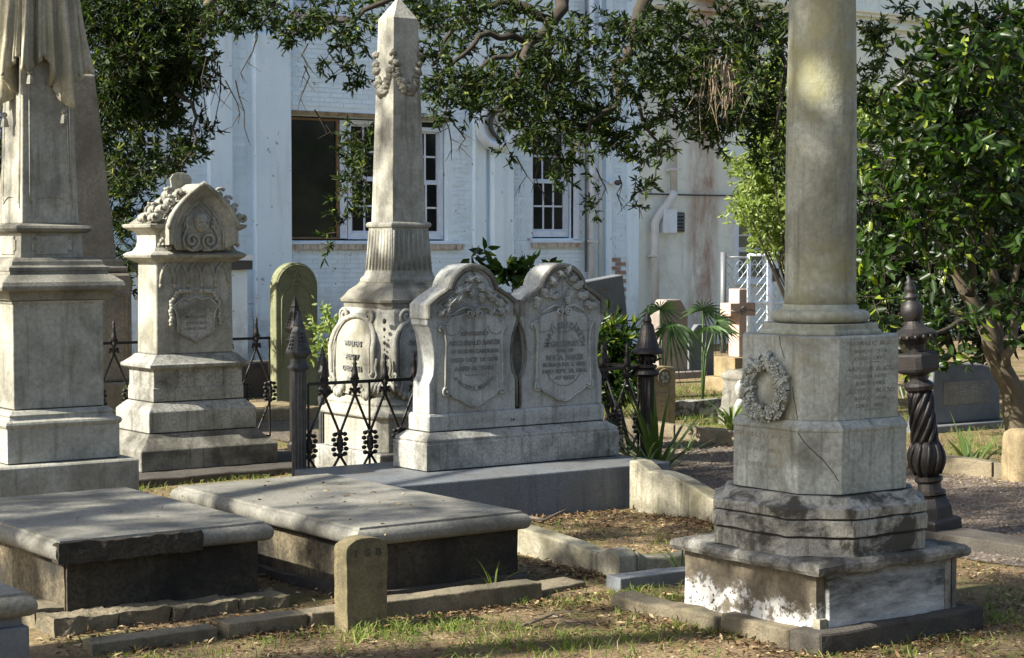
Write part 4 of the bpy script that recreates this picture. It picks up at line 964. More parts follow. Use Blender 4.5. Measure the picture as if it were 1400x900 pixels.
MB().box(4.395, 5.258, 7.135, 7.16, -.06, .262).build('front_wall', M['crust'], bt, rough=(.05, .006, 6), world=True)
lid(MB(), 4.335, 5.305, 7.09, 8.97, .335).build('lid', M['slab'], bt, world=True)
MB().box(4.36, 5.29, 7.10, 8.95, -.06, .035).build('footing', M['dark_kerb'], bt, rough=(.08, .012, 5), world=True)
bt = thing('box_tomb', 'low box tomb with broken front slab edge and brick footing, left of the footstone', 'tomb', (3.54, 8.1, 0), 'box tombs with moulded slabs')
MB().box(3.10, 4.0, 7.43, 8.82, -.08, .29).build('tomb_body', M['stucco'], bt, rough=(.07, .008, 5), world=True)
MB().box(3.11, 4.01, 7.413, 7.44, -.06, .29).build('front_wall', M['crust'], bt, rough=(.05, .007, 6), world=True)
lid(MB(), 3.035, 4.065, 7.36, 8.89, .362).build('lid', M['slab'], bt, world=True)
MB().box(3.045, 3.71, 7.352, 7.42, .268, .354).build('broken_edge', M['crust'], bt, rough=(.025, .010, 12), world=True)['label'] = 'dark rough broken slab edge'
x = 2.97
for i, wd in enumerate((.30, .24, .31, .27)):
    MB().box(x, x+wd-.012, 7.235+.015*(i % 2), 7.42, -.06, .066-.007*i).build('footing_stone', M['kerb'], bt, rough=(.03, .014, 11), world=True); x += wd
MB().box(2.97, 3.12, 7.44, 8.8, -.06, .075).build('footing_stone', M['kerb'], bt, rough=(.05, .01, 7), world=True)
c = gnd(52, 822, .33)
bt = thing('box_tomb', 'dark tomb whose rounded slab corner enters the lower left corner', 'tomb', (c.x-.6, c.y+.3, 0), 'box tombs with moulded slabs')
lid(MB(), c.x-1.3, c.x, c.y, c.y+.55, .362).build('lid', M['slab'], bt, world=True)
MB().box(c.x-1.25, c.x-.022, c.y+.022, c.y+.5, -.06, .24).build('tomb_body', M['bluegrey_stone'], bt, bevel=.01, world=True)
MB().box(c.x-1.25, c.x-.045, c.y+.045, c.y+.48, .241, .285).build('neck', M['bluegrey_stone'], bt, world=True)
# ---- footstone ------------------------------------------------------------------------
fs = thing('footstone', 'small round topped ochre footstone lettered T G B', 'footstone', (4.065, 6.62, 0))
o_ = [(-.097, -.08), (.097, -.08), (.10, .33)]+[(.10*math.cos(R(a)), .335+.055*math.sin(R(a))) for a in range(10, 171, 16)]+[(-.10, .33)]
MB().prismY(o_, -.05, .05).build('slab', M['footstone'], fs, rough=(.03, .004, 14), bevel=.004)
for ch, u in (('T', -.055), ('G', .0), ('B', .055)): lettering(ch, .030, u, .327, -.0515, 'Y', M['dark_kerb'], fs, .028, .0022)
# ---- kerbs round the graves -------------------------------------------------------------
def kerb_piece(label, x0, x1, y0, y1, h, mat, yaw=0, roll=0, grp=None, name='kerb_stone', amp=.006):
    cx, cy = (x0+x1)/2, (y0+y1)/2
    o = MB().box(x0-cx, x1-cx, y0-cy, y1-cy, -.1, h).build(name, M[mat], None, rough=(.05, amp, 8), bevel=.006)
    o.location = (cx, cy, 0); o.rotation_euler = (roll, 0, yaw); tag(o, label, 'kerb', grp); return o
G1 = 'kerb stones along the front of the graves'
kerb_piece('low cracked kerb stone with broken right end, leftmost of the front row', 2.96, 3.49, 6.80, 6.92, .045, 'kerb', R(-3), 0, G1)
kerb_piece('long kerb stone between the cracked leftmost piece and the footstone', 3.53, 3.90, 6.77, 6.89, .06, 'kerb', R(-2), 0, G1)
kerb_piece('short kerb stone half hidden behind the footstone', 3.905, 4.19, 6.75, 6.87, .062, 'kerb', R(-1), 0, G1)
kerb_piece('long straight kerb stone right of the footstone', 4.20, 5.07, 6.71, 6.83, .078, 'kerb', R(-2), 0, G1)
kerb_piece('mossy sunken block in the grass past the front kerb', 5.10, 5.42, 6.80, 6.95, .025, 'kerb', R(8), R(4), G1)
kerb_piece('loose dark grey stone bar lying beside the column plinth', 5.50, 5.95, 6.64, 6.76, .055, 'bluegrey_stone', R(-4), 0)
def kerb_curve(name, label, pts, x0, x1, mat, axis='Y'):
    m = MB(); out = [(pts[0][0], -.1)]+[(pts[-1][0], -.1)]+pts[::-1]
    if axis == 'Y': m.prismX([(-u, z) for u, z in out], x0, x1)
    else: m.prismY(out, x0, x1)
    o = m.build(name, M[mat], None, bevel=.012); tag(o, label, 'kerb', 'white marble kerbs of the double grave'); return o
kerb_curve('marble_kerb', 'white marble kerb beside the box tomb ending in a scroll', [(6.98, .085), (7.02, .112), (7.08, .112), (7.13, .085), (7.2, .083), (7.4, .105), (7.8, .13), (8.3, .13)], 5.75, 5.87, 'white_kerb')
kerb_curve('marble_kerb', 'hollow curved white kerb between scroll and column plinth', [(5.875, .10), (5.93, .07), (6.05, .055), (6.3, .055), (7.2, .06)], 6.985, 7.09, 'white_kerb', 'X')
kerb_curve('marble_coping', 'white swept coping stone falling away from the granite plinth', [(7.1, .075), (7.6, .08), (7.85, .10), (8.0, .135), (8.15, .185), (8.3, .225), (8.45, .245), (8.57, .24), (8.575, .25), (8.66, .29), (8.74, .29)], 7.28, 7.40, 'white_kerb')
for i, (a, b) in enumerate(((7.75, 8.35), (8.37, 9.1), (9.12, 9.95), (9.97, 10.75), (10.77, 11.65), (11.67, 12.6))):
    kerb_piece(('pale kerb stone at the path edge by the ochre stub', 'pale kerb stone behind the iron newel post', 'shaded kerb stone past the column pedestal', 'dark kerb stone behind the pedestal wreath', 'kerb stone of the far path edge below the white scroll stone', 'kerb stone at the foot of the small tan headstone')[i], 10.2, 10.32, a, b, .11, 'kerb', 0, 0, 'kerb stones of the gravel path')
kerb_piece('dark kerb stone at the right frame edge by the gravel', 7.93, 8.06, 5.0, 6.05, .06, 'dark_kerb', 0, 0, 'kerb stones of the gravel path')
kerb_piece('dark kerb stone carrying the iron newel post', 7.72, 7.98, 6.07, 7.05, .06, 'dark_kerb', 0, 0, 'kerb stones of the gravel path')

# ---- iron fences ------------------------------------------------------------------------
def finial_mesh():
    m = MB(); m.lathe([(.004, .17), (.014, .145), (.008, .128), (.017, .114), (.011, .102), (.020, .055), (.025, .02), (.014, .012), (.02, 0), (.02, -.02), (.012, -.035), (.026, -.055), (.012, -.075), (.004, -.085)], n=8)
    for sg in (1, -1):
        m.blob((sg*.028, 0, -.045), (.014, .010, .012), 1); m.blob((sg*.034, 0, -.066), (.012, .009, .012), 1); m.blob((sg*.024, 0, .02), (.009, .008, .012), 1)
    return m
def rosette_mesh():
    m = MB(); m.lathe([(.008, .085), (.03, .07), (.012, .055), (.02, .03), (.024, 0), (.02, -.03), (.012, -.055), (.03, -.07), (.008, -.085)], n=8)
    for sg in (1, -1):
        for z, u in ((.062, .032), (.03, .040), (0, .030), (-.03, .040), (-.062, .032)): m.blob((sg*u*1.12, 0, z), (.020, .014, .016), 1)
        for z in (.03, -.03): m.blob((0, sg*.02, z), (.013, .015, .014), 1)
    return m
_f = {}
def lattice_fence(label, p0, p1, n, ztop, zros, zlow, mat='iron', phase=0.5):
    p0, p1 = Vector(p0), Vector(p1); d = p1-p0; L = d.length; yaw = math.atan2(d.y, d.x)
    t = thing('iron_fence', label, 'fence', (p0.x, p0.y, 0), 'cast iron lattice fences'); t.rotation_euler = (0, 0, yaw); k = M[mat]
    MB().box(0, L, -.009, .009, ztop-.010, ztop+.010).build('rail', k, t)
    MB().box(0, L, -.009, .009, zlow-.008, zlow+.008).build('rail', k, t)
    s_ = L/n
    for nm, fn in (('f', finial_mesh), ('r', rosette_mesh)):
        if nm not in _f: _f[nm] = None
    for i in range(n):
        u = (i+phase)*s_
        if _f['f'] is None: o = _f['f'] = finial_mesh().build('finial', k, t, smooth=True)
        else: o = part_copy(_f['f'], t)
        o.location = (u, 0, ztop)
        for sg in (1, -1):
            v = u+sg*s_/2
            if 0 <= v <= L: MB().tube([(u, 0, ztop-.075), (v, sg*.004, zros+.07)], .0085, 6).build('bar', k, t)
            if 0 <= v <= L: MB().tube([(v, 0, zros-.07), (u, sg*.004, zlow+.02)], .0085, 6).build('bar', k, t)
    for i in range(n+1):
        u = (i+phase-.5)*s_
        if u > L: break
        if _f['r'] is None: o = _f['r'] = rosette_mesh().build('rosette', k, t, smooth=True)
        else: o = part_copy(_f['r'], t)
        o.location = (u, 0, zros)
        if i % 2 == 0: MB().tube([(u, .006, ztop), (u, .006, zlow)], .008, 6).build('bar', k, t)
    return t
lattice_fence('black iron lattice fence with spear finials behind the twin headstone', (5.77, 10.0), (8.42, 10.0), 12, .745, .36, .10)
lattice_fence('black iron lattice fence running behind the gothic monument', (4.75, 12.98), (7.14, 12.98), 10, .87, .45, .10)
lattice_fence('short black iron fence running back from the bell capped post', (8.46, 10.05), (8.46, 12.3), 9, .745, .36, .10)
def iron_post(label, loc, h, mat, round_=False, w_=.045):
    t = thing('iron_post', label, 'post', loc, 'cast iron fence posts'); k = M[mat]
    if not round_:
        MB().lathe([(w_*1.4, -.05), (w_*1.4, .05), (w_, .07), (w_, h*.70)], n=24, flute=1, fl=.14).build('shaft', k, t)
        MB().oct([(w_*1.1, .015, h*.70), (w_*1.3, .018, h*.715), (w_*1.0, .014, h*.73), (w_*.9, .012, h*.76), (w_*1.25, .018, h*.775), (w_*1.45, .02, h*.79), (w_*1.45, .02, h*.80)]).build('collar', k, t, bevel=.003)
        MB().oct([(w_*1.4, .018, h*.80), (w_*1.05, .014, h*.84), (w_*.8, .01, h*.90), (w_*.55, .008, h*.925), (w_*.62, .008, h*.935), (w_*.45, .006, h*.95), (.004, .001, h)]).build('hood', k, t)
        e = MB()
        for a in range(4):
            ca, sa = math.cos(a*PI/2), math.sin(a*PI/2)
            for i in range(5):
                z = h*(.815+.02*i); r = w_*(1.3-.10*i*1.15)
                for sg in (1, -1): u = sg*w_*(.36-.05*i); e.blob((ca*r-sa*u, sa*r+ca*u, z), (.009, .009, .011), 1)
        e.build('leaf_relief', k, t, smooth=True)
    else:
        MB().lathe([(w_*1.5, -.05), (w_*1.5, .06), (w_, .09), (w_, h*.60)], n=20, flute=1, fl=.2).build('shaft', k, t)
        MB().lathe([(w_*1.3, h*.60), (w_*1.75, h*.615), (w_*1.5, h*.635), (w_*1.1, h*.645), (w_*1.35, h*.655), (w_*1.35, h*.67), (w_*.8, h*.675), (w_*.8, h*.73)], n=20).build('collar', k, t, smooth=False)
        e = MB()
        for i in range(8): a = i*PI/4; e.tube([(w_*.8*math.cos(a), w_*.8*math.sin(a), h*.73), (w_*1.25*math.cos(a), w_*1.25*math.sin(a), h*.715), (w_*.95*math.cos(a), w_*.95*math.sin(a), h*.68)], .009, 5)
        e.build('scroll_brackets', k, t, smooth=True)
        MB().lathe([(w_*1.7, h*.735), (w_*2.3, h*.742), (w_*2.3, h*.755), (w_*1.7, h*.775), (w_*1.2, h*.84), (w_*.85, h*.915), (w_*.55, h*.928), (w_*.62, h*.94), (w_*.42, h*.965), (.003, h)], n=20).build('bell_cap', k, t, smooth=False)
    return t
iron_post('grey fluted iron corner post with leafy pyramid hood beside the box tomb', (5.70, 10.0, 0), 1.19, 'iron_grey')
b_ = atD(403, 405, 14.5); iron_post('taller iron post tip showing just behind the grey corner post', (b_.x, b_.y, 0), 1.205, 'iron')
b_ = atD(441, 490, 13.6); iron_post('slim iron post left of the arched lettered panel', (b_.x, b_.y, 0), .86, 'iron_grey', w_=.030)
iron_post('black round iron post with bell cap wrapped in strap leaves', (8.46, 9.96, 0), 1.14, 'iron', True, .05)
# ornate leaning newel
nw = thing('iron_newel_post', 'ornate black iron newel post with spiral shaft leaning left by the column pedestal', 'post', (7.86, 6.84, .055))
k = M['rust_iron']
MB().sq([(.11, -.05), (.11, .05), (.095, .06)]).build('foot', k, nw, bevel=.008)
MB().oct([(.092, .03, .06), (.088, .03, .12), (.07, .025, .17), (.075, .03, .18)]).lathe([(.07, .18), (.085, .19), (.085, .205), (.066, .215), (.062, .25), (.076, .265), (.076, .28), (.058, .29)], n=18).build('base', k, nw)
MB().lathe([(.056, .29), (.078, .325), (.092, .37), (.09, .41), (.078, .45), (.072, .48)], n=20).build('bulb', k, nw, smooth=True)
bl = MB()
for i in range(10):
    a = i*PI/5
    bl.tube([((.06+.03*math.sin(PI*t)+.006)*math.cos(a+.4*t), (.06+.03*math.sin(PI*t)+.006)*math.sin(a+.4*t), .30+.17*t) for t in np.linspace(0, 1, 7)], .012, 5)
bl.build('bulb_leaves', k, nw, smooth=True)
MB().lathe([(.066, .47), (.058, .75)], n=16).build('shaft_core', k, nw, smooth=True)
for i in range(9):
    a0 = i*2*PI/9
    MB().tube([((.066-.008*t)*math.cos(a0+2.4*t), (.066-.008*t)*math.sin(a0+2.4*t), .47+.28*t) for t in np.linspace(0, 1, 13)], .013, 5).build('spiral_rib', k, nw, smooth=True)
MB().lathe([(.058, .75), (.078, .765), (.084, .785), (.07, .80), (.05, .815), (.05, .84), (.062, .85)], n=18).build('collar', k, nw)
MB().oct([(.062, .02, .85), (.09, .025, .865), (.095, .027, .88), (.095, .027, .95), (.085, .025, .965), (.05, .015, .97)]).build('collar_block', k, nw, bevel=.004)
MB().lathe([(.05, .97), (.055, 1.01), (.085, 1.04), (.112, 1.05), (.118, 1.065), (.118, 1.075), (.07, 1.10), (.05, 1.12), (.045, 1.14)], n=20).build('flange', k, nw)
e = MB()
for i in range(16): a = i*PI/8; e.blob((.113*math.cos(a), .113*math.sin(a), 1.055), (.013, .013, .016), 1)
e.build('flange_beads', k, nw, smooth=True, kind='stuff')
MB().lathe([(.04, 1.13), (.052, 1.15), (.064, 1.185), (.06, 1.22), (.04, 1.245), (.03, 1.255), (.044, 1.265), (.044, 1.275), (.025, 1.285), (.03, 1.30), (.033, 1.32), (.022, 1.34), (.026, 1.35), (.010, 1.365), (.004, 1.39)], n=18).build('urn_finial', k, nw, smooth=True)
nw.rotation_mode = 'QUATERNION'; nw.rotation_quaternion = Quaternion(Vector((.59, .807, 0)), R(-6.2))

# ---- background stones ------------------------------------------------------------------
def slabstone(name, label, loc, w_, h, t, mat, prof='round', tilt=(0, 0, 0), group=None, cat='headstone'):
    th = thing(name, label, cat, loc, group); th.rotation_euler = tilt
    if prof == 'round': o_ = [(-w_/2, -.1), (w_/2, -.1)]+[(w_/2*math.cos(R(a)), h-w_/2+w_/2*math.sin(R(a))) for a in range(0, 181, 12)]
    elif prof == 'low': o_ = [(-w_/2, -.1), (w_/2, -.1)]+[(w_/2*math.cos(R(a)), h-.12*w_+.12*w_*math.sin(R(a))) for a in range(0, 181, 15)]
    elif prof == 'clip': o_ = [(-w_/2, -.1), (w_/2, -.1), (w_/2, h-.16), (w_/2-.12, h), (-w_/2+.12, h), (-w_/2, h-.16)]
    else: o_ = [(-w_/2, -.1), (w_/2, -.1), (w_/2*.96, h), (-w_/2*.96, h)]
    MB().prismY(o_, -t/2, t/2).build('slab', M[mat], th, bevel=.012); return th
g = slabstone('arched_headstone', 'tall green algae covered round topped headstone against the white wall', (9.07, 16.0, 0), .47, 1.43, .12, 'green_stone')
MB().tube(P([(-.17, .45), (-.17, .95)]+arc(0, 1.05, .17, 170, 10, 10)+[(.17, .95), (.17, .45)], 'Y', -.062), .012, 5).tube(P(arc(0, 1.19, .215, 175, 5, 14), 'Y', -.062), .010, 5).build('arch_moulding', M['green_stone'], g, smooth=True)
e = MB()
for i in range(22): a = R(random.uniform(25, 155)); r = random.uniform(.05, .17); e.blob((r*math.cos(a), -.064, 1.2+r*math.sin(a)), (.022, .010, .014), 1, Quaternion((0, 1, 0), random.uniform(0, 3)).to_matrix())
e.build('carved_leaves', M['green_stone'], g, smooth=True)
tag(MB().box(7.4, 11.4, 17.4, 17.8, -.1, .36).build('low_dark_band', M['dark_kerb'], None, rough=(.2, .02, 2)), 'low dark band along the foot of the white building', 'wall')  # low dark box laid along the foot of the building
b_ = gnd(378, 575); tag(MB().box(b_.x-.4, b_.x+.5, b_.y, b_.y+.8, -.05, .10).build('ledger_slab', M['tan_stone'], None, bevel=.01), 'flat tan ledger slab behind the grey corner post', 'grave slab')
b_ = gnd(903, 582); g = slabstone('small_headstone', 'small tan headstone with round carved flower, right of bell capped post', (b_.x, b_.y, 0), .27, .53, .10, 'tan_stone', 'low')
MB().tube([(.075*math.cos(a), -.052, .43+.075*math.sin(a)) for a in np.linspace(0, 2*PI, 17)], .008, 5, False).build('roundel', M['tan_stone'], g, smooth=True)
e = MB()
for i in range(6): a = i*PI/3; e.blob((.035*math.cos(a), -.054, .43+.035*math.sin(a)), (.022, .012, .022), 1)
e.build('carved_flower', M['marble'], g, smooth=True)
for s2, z, wd in (('IN MEMORY', .30, .18), ('OF', .26, .03), ('BORN', .22, .09), ('DIED', .18, .08)): lettering(s2, .02, 0, z, -.0515, 'Y', M['incised_pale'], g, wd, .001)
b_ = atY(836, 490, 15.0); g = slabstone('leaning_headstone', 'grey headstone leaning sideways behind the twin headstone', (b_.x, 15.0, 0), .55, 1.27, .16, 'bluegrey_stone', 'flat', (0, R(-8), 0))
lettering('VASGA', .05, .0, 1.15, -.081, 'Y', M['marble'], g, .2, .002)
b_ = gnd(916, 515); g = slabstone('tall_headstone', 'tall pinkish headstone with clipped shoulders behind the palmetto', (b_.x-.03, b_.y, 0), .46, .94, .2, 'pink_stone', 'clip')
MB().box(-.36, .40, -.26, .26, -.05, .07).build('base', M['pink_stone'], g, bevel=.01)
MB().tube([(.16*math.cos(a), -.101, .42+.16*math.sin(a)) for a in np.linspace(0, 2*PI, 21)], .008, 5, False).build('roundel', M['pink_stone'], g, smooth=True)
b_ = gnd(957, 512); slabstone('dark_headstone', 'dark blue grey pointed headstone between the palmetto clumps', (b_.x, b_.y, 0), .36, .62, .12, 'bluegrey_stone', 'clip')
# pink cross
b_ = gnd(1004, 532); cr = thing('pink_cross', 'pinkish granite cross on stepped base by the chain link gate', 'cross', (b_.x, b_.y, 0))
ct = atY(1012, 395, b_.y).z; uc = atY(1015, 430, b_.y).x-b_.x
uc -= .07
MB().rect([(.30, .26, -.05), (.30, .26, .14)], uc, 0).rect([(.2, .17, .141), (.2, .17, .36)], uc, 0).build('base', M['tan_stone'], cr, bevel=.008)
MB().prismY([(uc-.06, .36), (uc+.06, .36), (uc+.06, ct-.30), (uc+.19, ct-.30), (uc+.19, ct-.155), (uc+.06, ct-.155), (uc+.06, ct), (uc-.06, ct), (uc-.06, ct-.155), (uc-.19, ct-.155), (uc-.19, ct-.30), (uc-.06, ct-.30)], -.085, .085).build('cross', M['pink_cross'], cr, bevel=.008)
MB().tube(spiral((uc, ct-.245), .055, 1.5, 0, 1, 16, 'Y', -.087), .010, 5).tube(P([(uc-.18, ct-.235), (uc-.1, ct-.26), (uc, ct-.245), (uc+.1, ct-.23), (uc+.18, ct-.25)], 'Y', -.087), .008, 5).build('carved_monogram', M['pink_stone'], cr, smooth=True, kind='stuff')
b_ = gnd(1000, 580); sc = thing('scroll_stone', 'white carved scroll stone half hidden by the column pedestal', 'grave marker', (b_.x, b_.y, 0))
MB().rect([(.2, .2, -.05), (.2, .2, .12), (.15, .16, .14), (.13, .14, .38), (.145, .17, .41), (.145, .17, .44), (.1, .12, .48)], .16, 0).build('block', M['marble_dark'], sc, bevel=.01)  # darker marble puts the block's partial shade into its colour
for z, r in ((.14, .09), (.31, .08)):
    MB().tube(spiral((.0, z), r, 1.4, PI/2, 1, 16, 'Y', -.16), .035, 6).build('scroll', M['marble'], sc, smooth=True)
b_ = gnd(951, 572); kb = tag(MB().box(b_.x-.35, b_.x+.5, b_.y, b_.y+.14, -.1, .16).build('grave_kerb', M['course'], None, rough=(.06, .012, 6)), 'pale mould stained grave kerb in the lit grass', 'kerb')
b_ = gnd(1306, 585); g = thing('slant_headstone', 'wide blue grey granite headstone with lettered panel under the evergreen tree', 'headstone', (b_.x, b_.y, 0)); 
MB().prismY([(-.48, .06), (.46, .06), (.44, .50), (.20, .56), (-.20, .58), (-.42, .55)], -.12, .12).build('slab', M['bluegrey_stone'], g, bevel=.015)
MB().box(-.60, .62, -.22, .22, -.05, .058).build('base', M['bluegrey_stone'], g, bevel=.01)
MB().box(-.30, .30, -.128, -.118, .22, .42).build('name_panel', M['slab'], g, bevel=.003)
for s2, z, wd in (('AGNES McCLEHAN', .37, .48), ('SEPT 26 1898', .315, .3), ('JAN 10 1915', .26, .26)): lettering(s2, .034, 0, z, -.1285, 'Y', M['marble'], g, wd, .001)
b_ = gnd(1391, 658); ps = MB().lathe([(.105, -.1), (.105, .29), (.095, .33), (.06, .352), (.0, .358)], n=14).build('stone_stub', M['tan_stone'], None, rough=(.04, .006, 8), smooth=True); ps.location = (b_.x, b_.y, 0); tag(ps, 'ochre rounded stone stub at the end of the path kerb', 'marker stone')
b_ = gnd(1232, 505); tb_ = thing('tan_tomb', 'pale tan chest tomb in shade behind the iron newel', 'tomb', (b_.x, b_.y, 0)); MB().box(-.6, .55, 0, 1.2, -.05, .62).build('tomb_body', M['tan_stone'], tb_, bevel=.01); MB().box(-.66, .61, -.06, 1.26, .621, .72).build('lid', M['tan_stone'], tb_, bevel=.02)
b_ = gnd(1190, 480); slabstone('pale_headstone', 'pale grey headstone glimpsed between column and newel foliage', (b_.x, b_.y, 0), .8, 1.1, .15, 'marble', 'low')
# ---- chain link fence and gate ------------------------------------------------------------
cl = thing('chain_link_fence', 'galvanised chain link fence with white framed gate beside the annexe', 'fence', (19.5, 20.6, 0)); CY_ = 20.6
def cp(x, y): p = atY(x, y, CY_); return p.x, p.z
def post_(x, y0, r, mat, nm):
    a = cp(x, y0); return MB().tube([(a[0], CY_, -.05), (a[0], CY_, a[1])], r, 8).build(nm, M[mat], cl, smooth=True, world=True)
post_(989, 345, .045, 'post_grey', 'post'); post_(1024, 348, .028, 'paint', 'post'); post_(1053, 345, .05, 'paint', 'post'); post_(1078, 345, .04, 'paint', 'post')
for y in (349, 414):
    a, b = cp(1024, y), cp(1110, y); MB().tube([(a[0], CY_, a[1]), (b[0], CY_, b[1])], .022, 8).build('rail', M['paint'], cl, smooth=True, world=True)
a, b = cp(989, 352), cp(1024, 352); MB().tube([(a[0], CY_, a[1]), (b[0], CY_, b[1])], .016, 8).build('rail', M['galv'], cl, smooth=True, world=True)
a = cp(1056, 376); MB().box(a[0]-.05, a[0]+.06, CY_-.09, CY_-.04, a[1]-.1, a[1]+.1).build('latch', M['dark_metal'], cl, world=True)
m = MB(); x0, z1 = cp(989, 351); x1, _ = cp(1110, 351); pit = .075
n = int((x1-x0)/pit)
for i in range(n):
    xs_ = x0+i*pit; zz = .02; pts = []; k = 0
    while zz < z1: pts.append((xs_+(pit*.53 if (k+i) % 2 else -pit*.53), CY_+(.004 if (k+i) % 2 else -.004), zz)); zz += pit*.95; k += 1
    m.tube(pts, .008, 3, False)
m.build('wire_mesh', M['paint'], cl, world=True, kind='stuff')

# ================================================================== VEGETATION
# ---- live oak whose boughs hang across the white wall
ok = thing('live_oak', 'live oak boughs with dark narrow leaves hanging across the white wall', 'tree', (25.0, 9.0, 0))
B = lambda px, d0, d1, r0, r1, **k: branch(px, d0, d1, r0, r1, 8, M['bark'], ok, **k)
MB().tube([(25, 9, -.1), (24.8, 9.1, 1.2), (24.3, 9.3, 2.6), (23.4, 9.6, 4.2), (21.5, 10.0, 5.8)], [.62, .48, .42, .36, .28], 12).build('trunk', M['bark'], ok, smooth=True, world=True)
MB().tube([(21.6, 10, 5.75), (18.5, 10.4, 6.9), (15, 10.9, 6.9), tuple(atD(905, -110, 17))], [.27, .22, .17, .12], 10).build('limb', M['bark'], ok, smooth=True, world=True)
MB().tube([(18.5, 10.4, 6.9), (14.5, 11.8, 7.1), tuple(atD(800, -130, 17.5)), tuple(atD(760, -60, 17))], [.2, .15, .10, .085], 10).build('limb', M['bark'], ok, smooth=True, world=True)
B([(905, -110), (885, -30), (872, 30), (868, 62), (850, 85), (842, 110), (846, 140)], 17, 16.5, .085, .03, name='bough')
B([(760, -60), (768, 5), (752, 30), (738, 48), (722, 62), (714, 90), (704, 120), (690, 175)], 17, 16, .075, .018, name='bough')
B([(752, 30), (705, 4), (660, 12), (635, 28), (610, 52), (590, 90)], 17, 16.5, .045, .012, name='bough')
B([(730, 55), (700, 48), (668, 45), (640, 70), (600, 105), (575, 130)], 16.8, 16, .04, .012, name='bough')
B([(712, 78), (690, 78), (655, 95), (610, 118), (580, 135)], 16.6, 16, .03, .01, name='bough')
B([(905, -110), (960, -40), (1000, 20), (1010, 70), (1000, 130)], 17, 16, .07, .02, name='bough')
B([(1000, 20), (1050, 40), (1075, 90), (1060, 190)], 16.6, 16, .04, .012, name='bough')
B([(846, 140), (820, 160), (790, 200), (765, 240)], 16.5, 16, .025, .008, name='bough')
B([(846, 110), (880, 170), (905, 215), (895, 245)], 16.5, 16, .022, .006, name='bough')
B([(590, -20), (520, 5), (460, 30), (420, 40), (395, 60)], 16.5, 16, .03, .008, name='bough')
B([(760, -60), (590, -60), (480, -30), (400, -40), (330, -20), (300, 20)], 17, 15.8, .07, .02, name='bough')
D = 16.3
oc = [pc(x, y, D+random.uniform(-1, 1), rx, ry) for x, y, rx, ry in (
    (330, 5, 55, 35), (290, 30, 32, 22), (270, 60, 18, 25), (360, 25, 30, 20), (420, 25, 32, 22), (402, 45, 15, 18), (470, 25, 40, 28), (445, 80, 16, 12), (490, 55, 22, 22), (480, 100, 22, 14), (545, 10, 30, 18),
    (590, 25, 35, 28), (640, 20, 40, 25), (595, 75, 28, 25), (640, 75, 35, 25), (610, 115, 32, 25), (650, 125, 38, 26), (690, 110, 40, 28), (700, 25, 45, 25), (735, 80, 40, 30), (600, 150, 18, 20), (640, 155, 28, 16), (690, 150, 40, 22),
    (770, 65, 48, 30), (780, 110, 55, 32), (740, 130, 45, 28), (745, 175, 40, 26), (720, 190, 18, 26), (700, 205, 16, 16), (790, 160, 48, 28), (835, 175, 42, 28), (800, 30, 40, 20), (800, 200, 26, 16), (850, 200, 24, 18), (765, 215, 26, 24), (768, 250, 14, 14),
    (850, 50, 42, 32), (865, 105, 40, 34), (910, 50, 50, 40), (920, 110, 42, 38), (965, 60, 52, 44), (980, 120, 48, 40), (1020, 40, 50, 42), (1045, 100, 42, 42), (1010, 165, 36, 28), (960, 165, 30, 24), (905, 160, 28, 22), (890, 200, 22, 16), (1050, 160, 34, 40), (985, 195, 20, 14), (880, 215, 12, 14), (905, 205, 14, 12), (1060, 215, 26, 26), (1062, 25, 40, 30), (940, 190, 16, 10),
    (815, 262, 7, 22), (882, 262, 5, 16), (865, 285, 5, 8), (1195, 40, 22, 20), (1190, 90, 22, 28), (1205, 60, 24, 16), (1185, 130, 20, 24), (1235, 12, 24, 12), (1270, 35, 20, 18),
    (490, 180, 16, 26), (478, 215, 16, 26), (492, 245, 20, 30), (470, 265, 12, 20), (500, 215, 16, 20), (484, 290, 10, 12), (460, 300, 9, 18), (450, 330, 6, 16))]
crown('crown', oc, 24000, .074, .021, M['oak_leaf'], ok, 13, .13, wood=M['bark'])
hc = [pc(x, y, D+random.uniform(-1.5, 1.5), rx, ry) for x, y, rx, ry in ((760, 110, 60, 40), (690, 120, 50, 30), (960, 100, 70, 60), (1030, 80, 60, 60), (830, 175, 50, 25), (620, 110, 35, 25), (990, 165, 50, 25), (700, 20, 60, 16), (900, 20, 60, 20))]
crown('crown', hc, 1800, .09, .026, M['oak_leaf'], ok, 12, .15, wood=M['bark'])
shade_clumps = [(Vector((random.uniform(7.3, 11.5), random.uniform(8.6, 12.6), random.uniform(5.0, 7.6))), (.75, .75, .45), 1) for _ in range(40)]  # unseen upper crown added to shade the evergreen and boughs below
for x_ in (13, 16, 19, 22): shade_clumps += [(Vector((x_+random.uniform(-1.2, 1.2), 10.4+random.uniform(-1.8, 1.8), random.uniform(6.4, 8.2))), (1.0, 1.0, .6), 1.2) for _ in range(4)]
crown('crown', shade_clumps, 15000, .12, .045, M['oak_leaf'], ok, 10, .25, wood=M['bark'])
for e_ in ((11.2, 9.2, 6.6), (9.2, 11.2, 6.5), (8.2, 9.4, 6.2)): MB().tube([(15, 10.9, 6.9), ((15+e_[0])/2, (10.9+e_[1])/2, 7.2), e_], [.12, .08, .03], 8).build('bough', M['bark'], ok, smooth=True, world=True)
tw = MB()
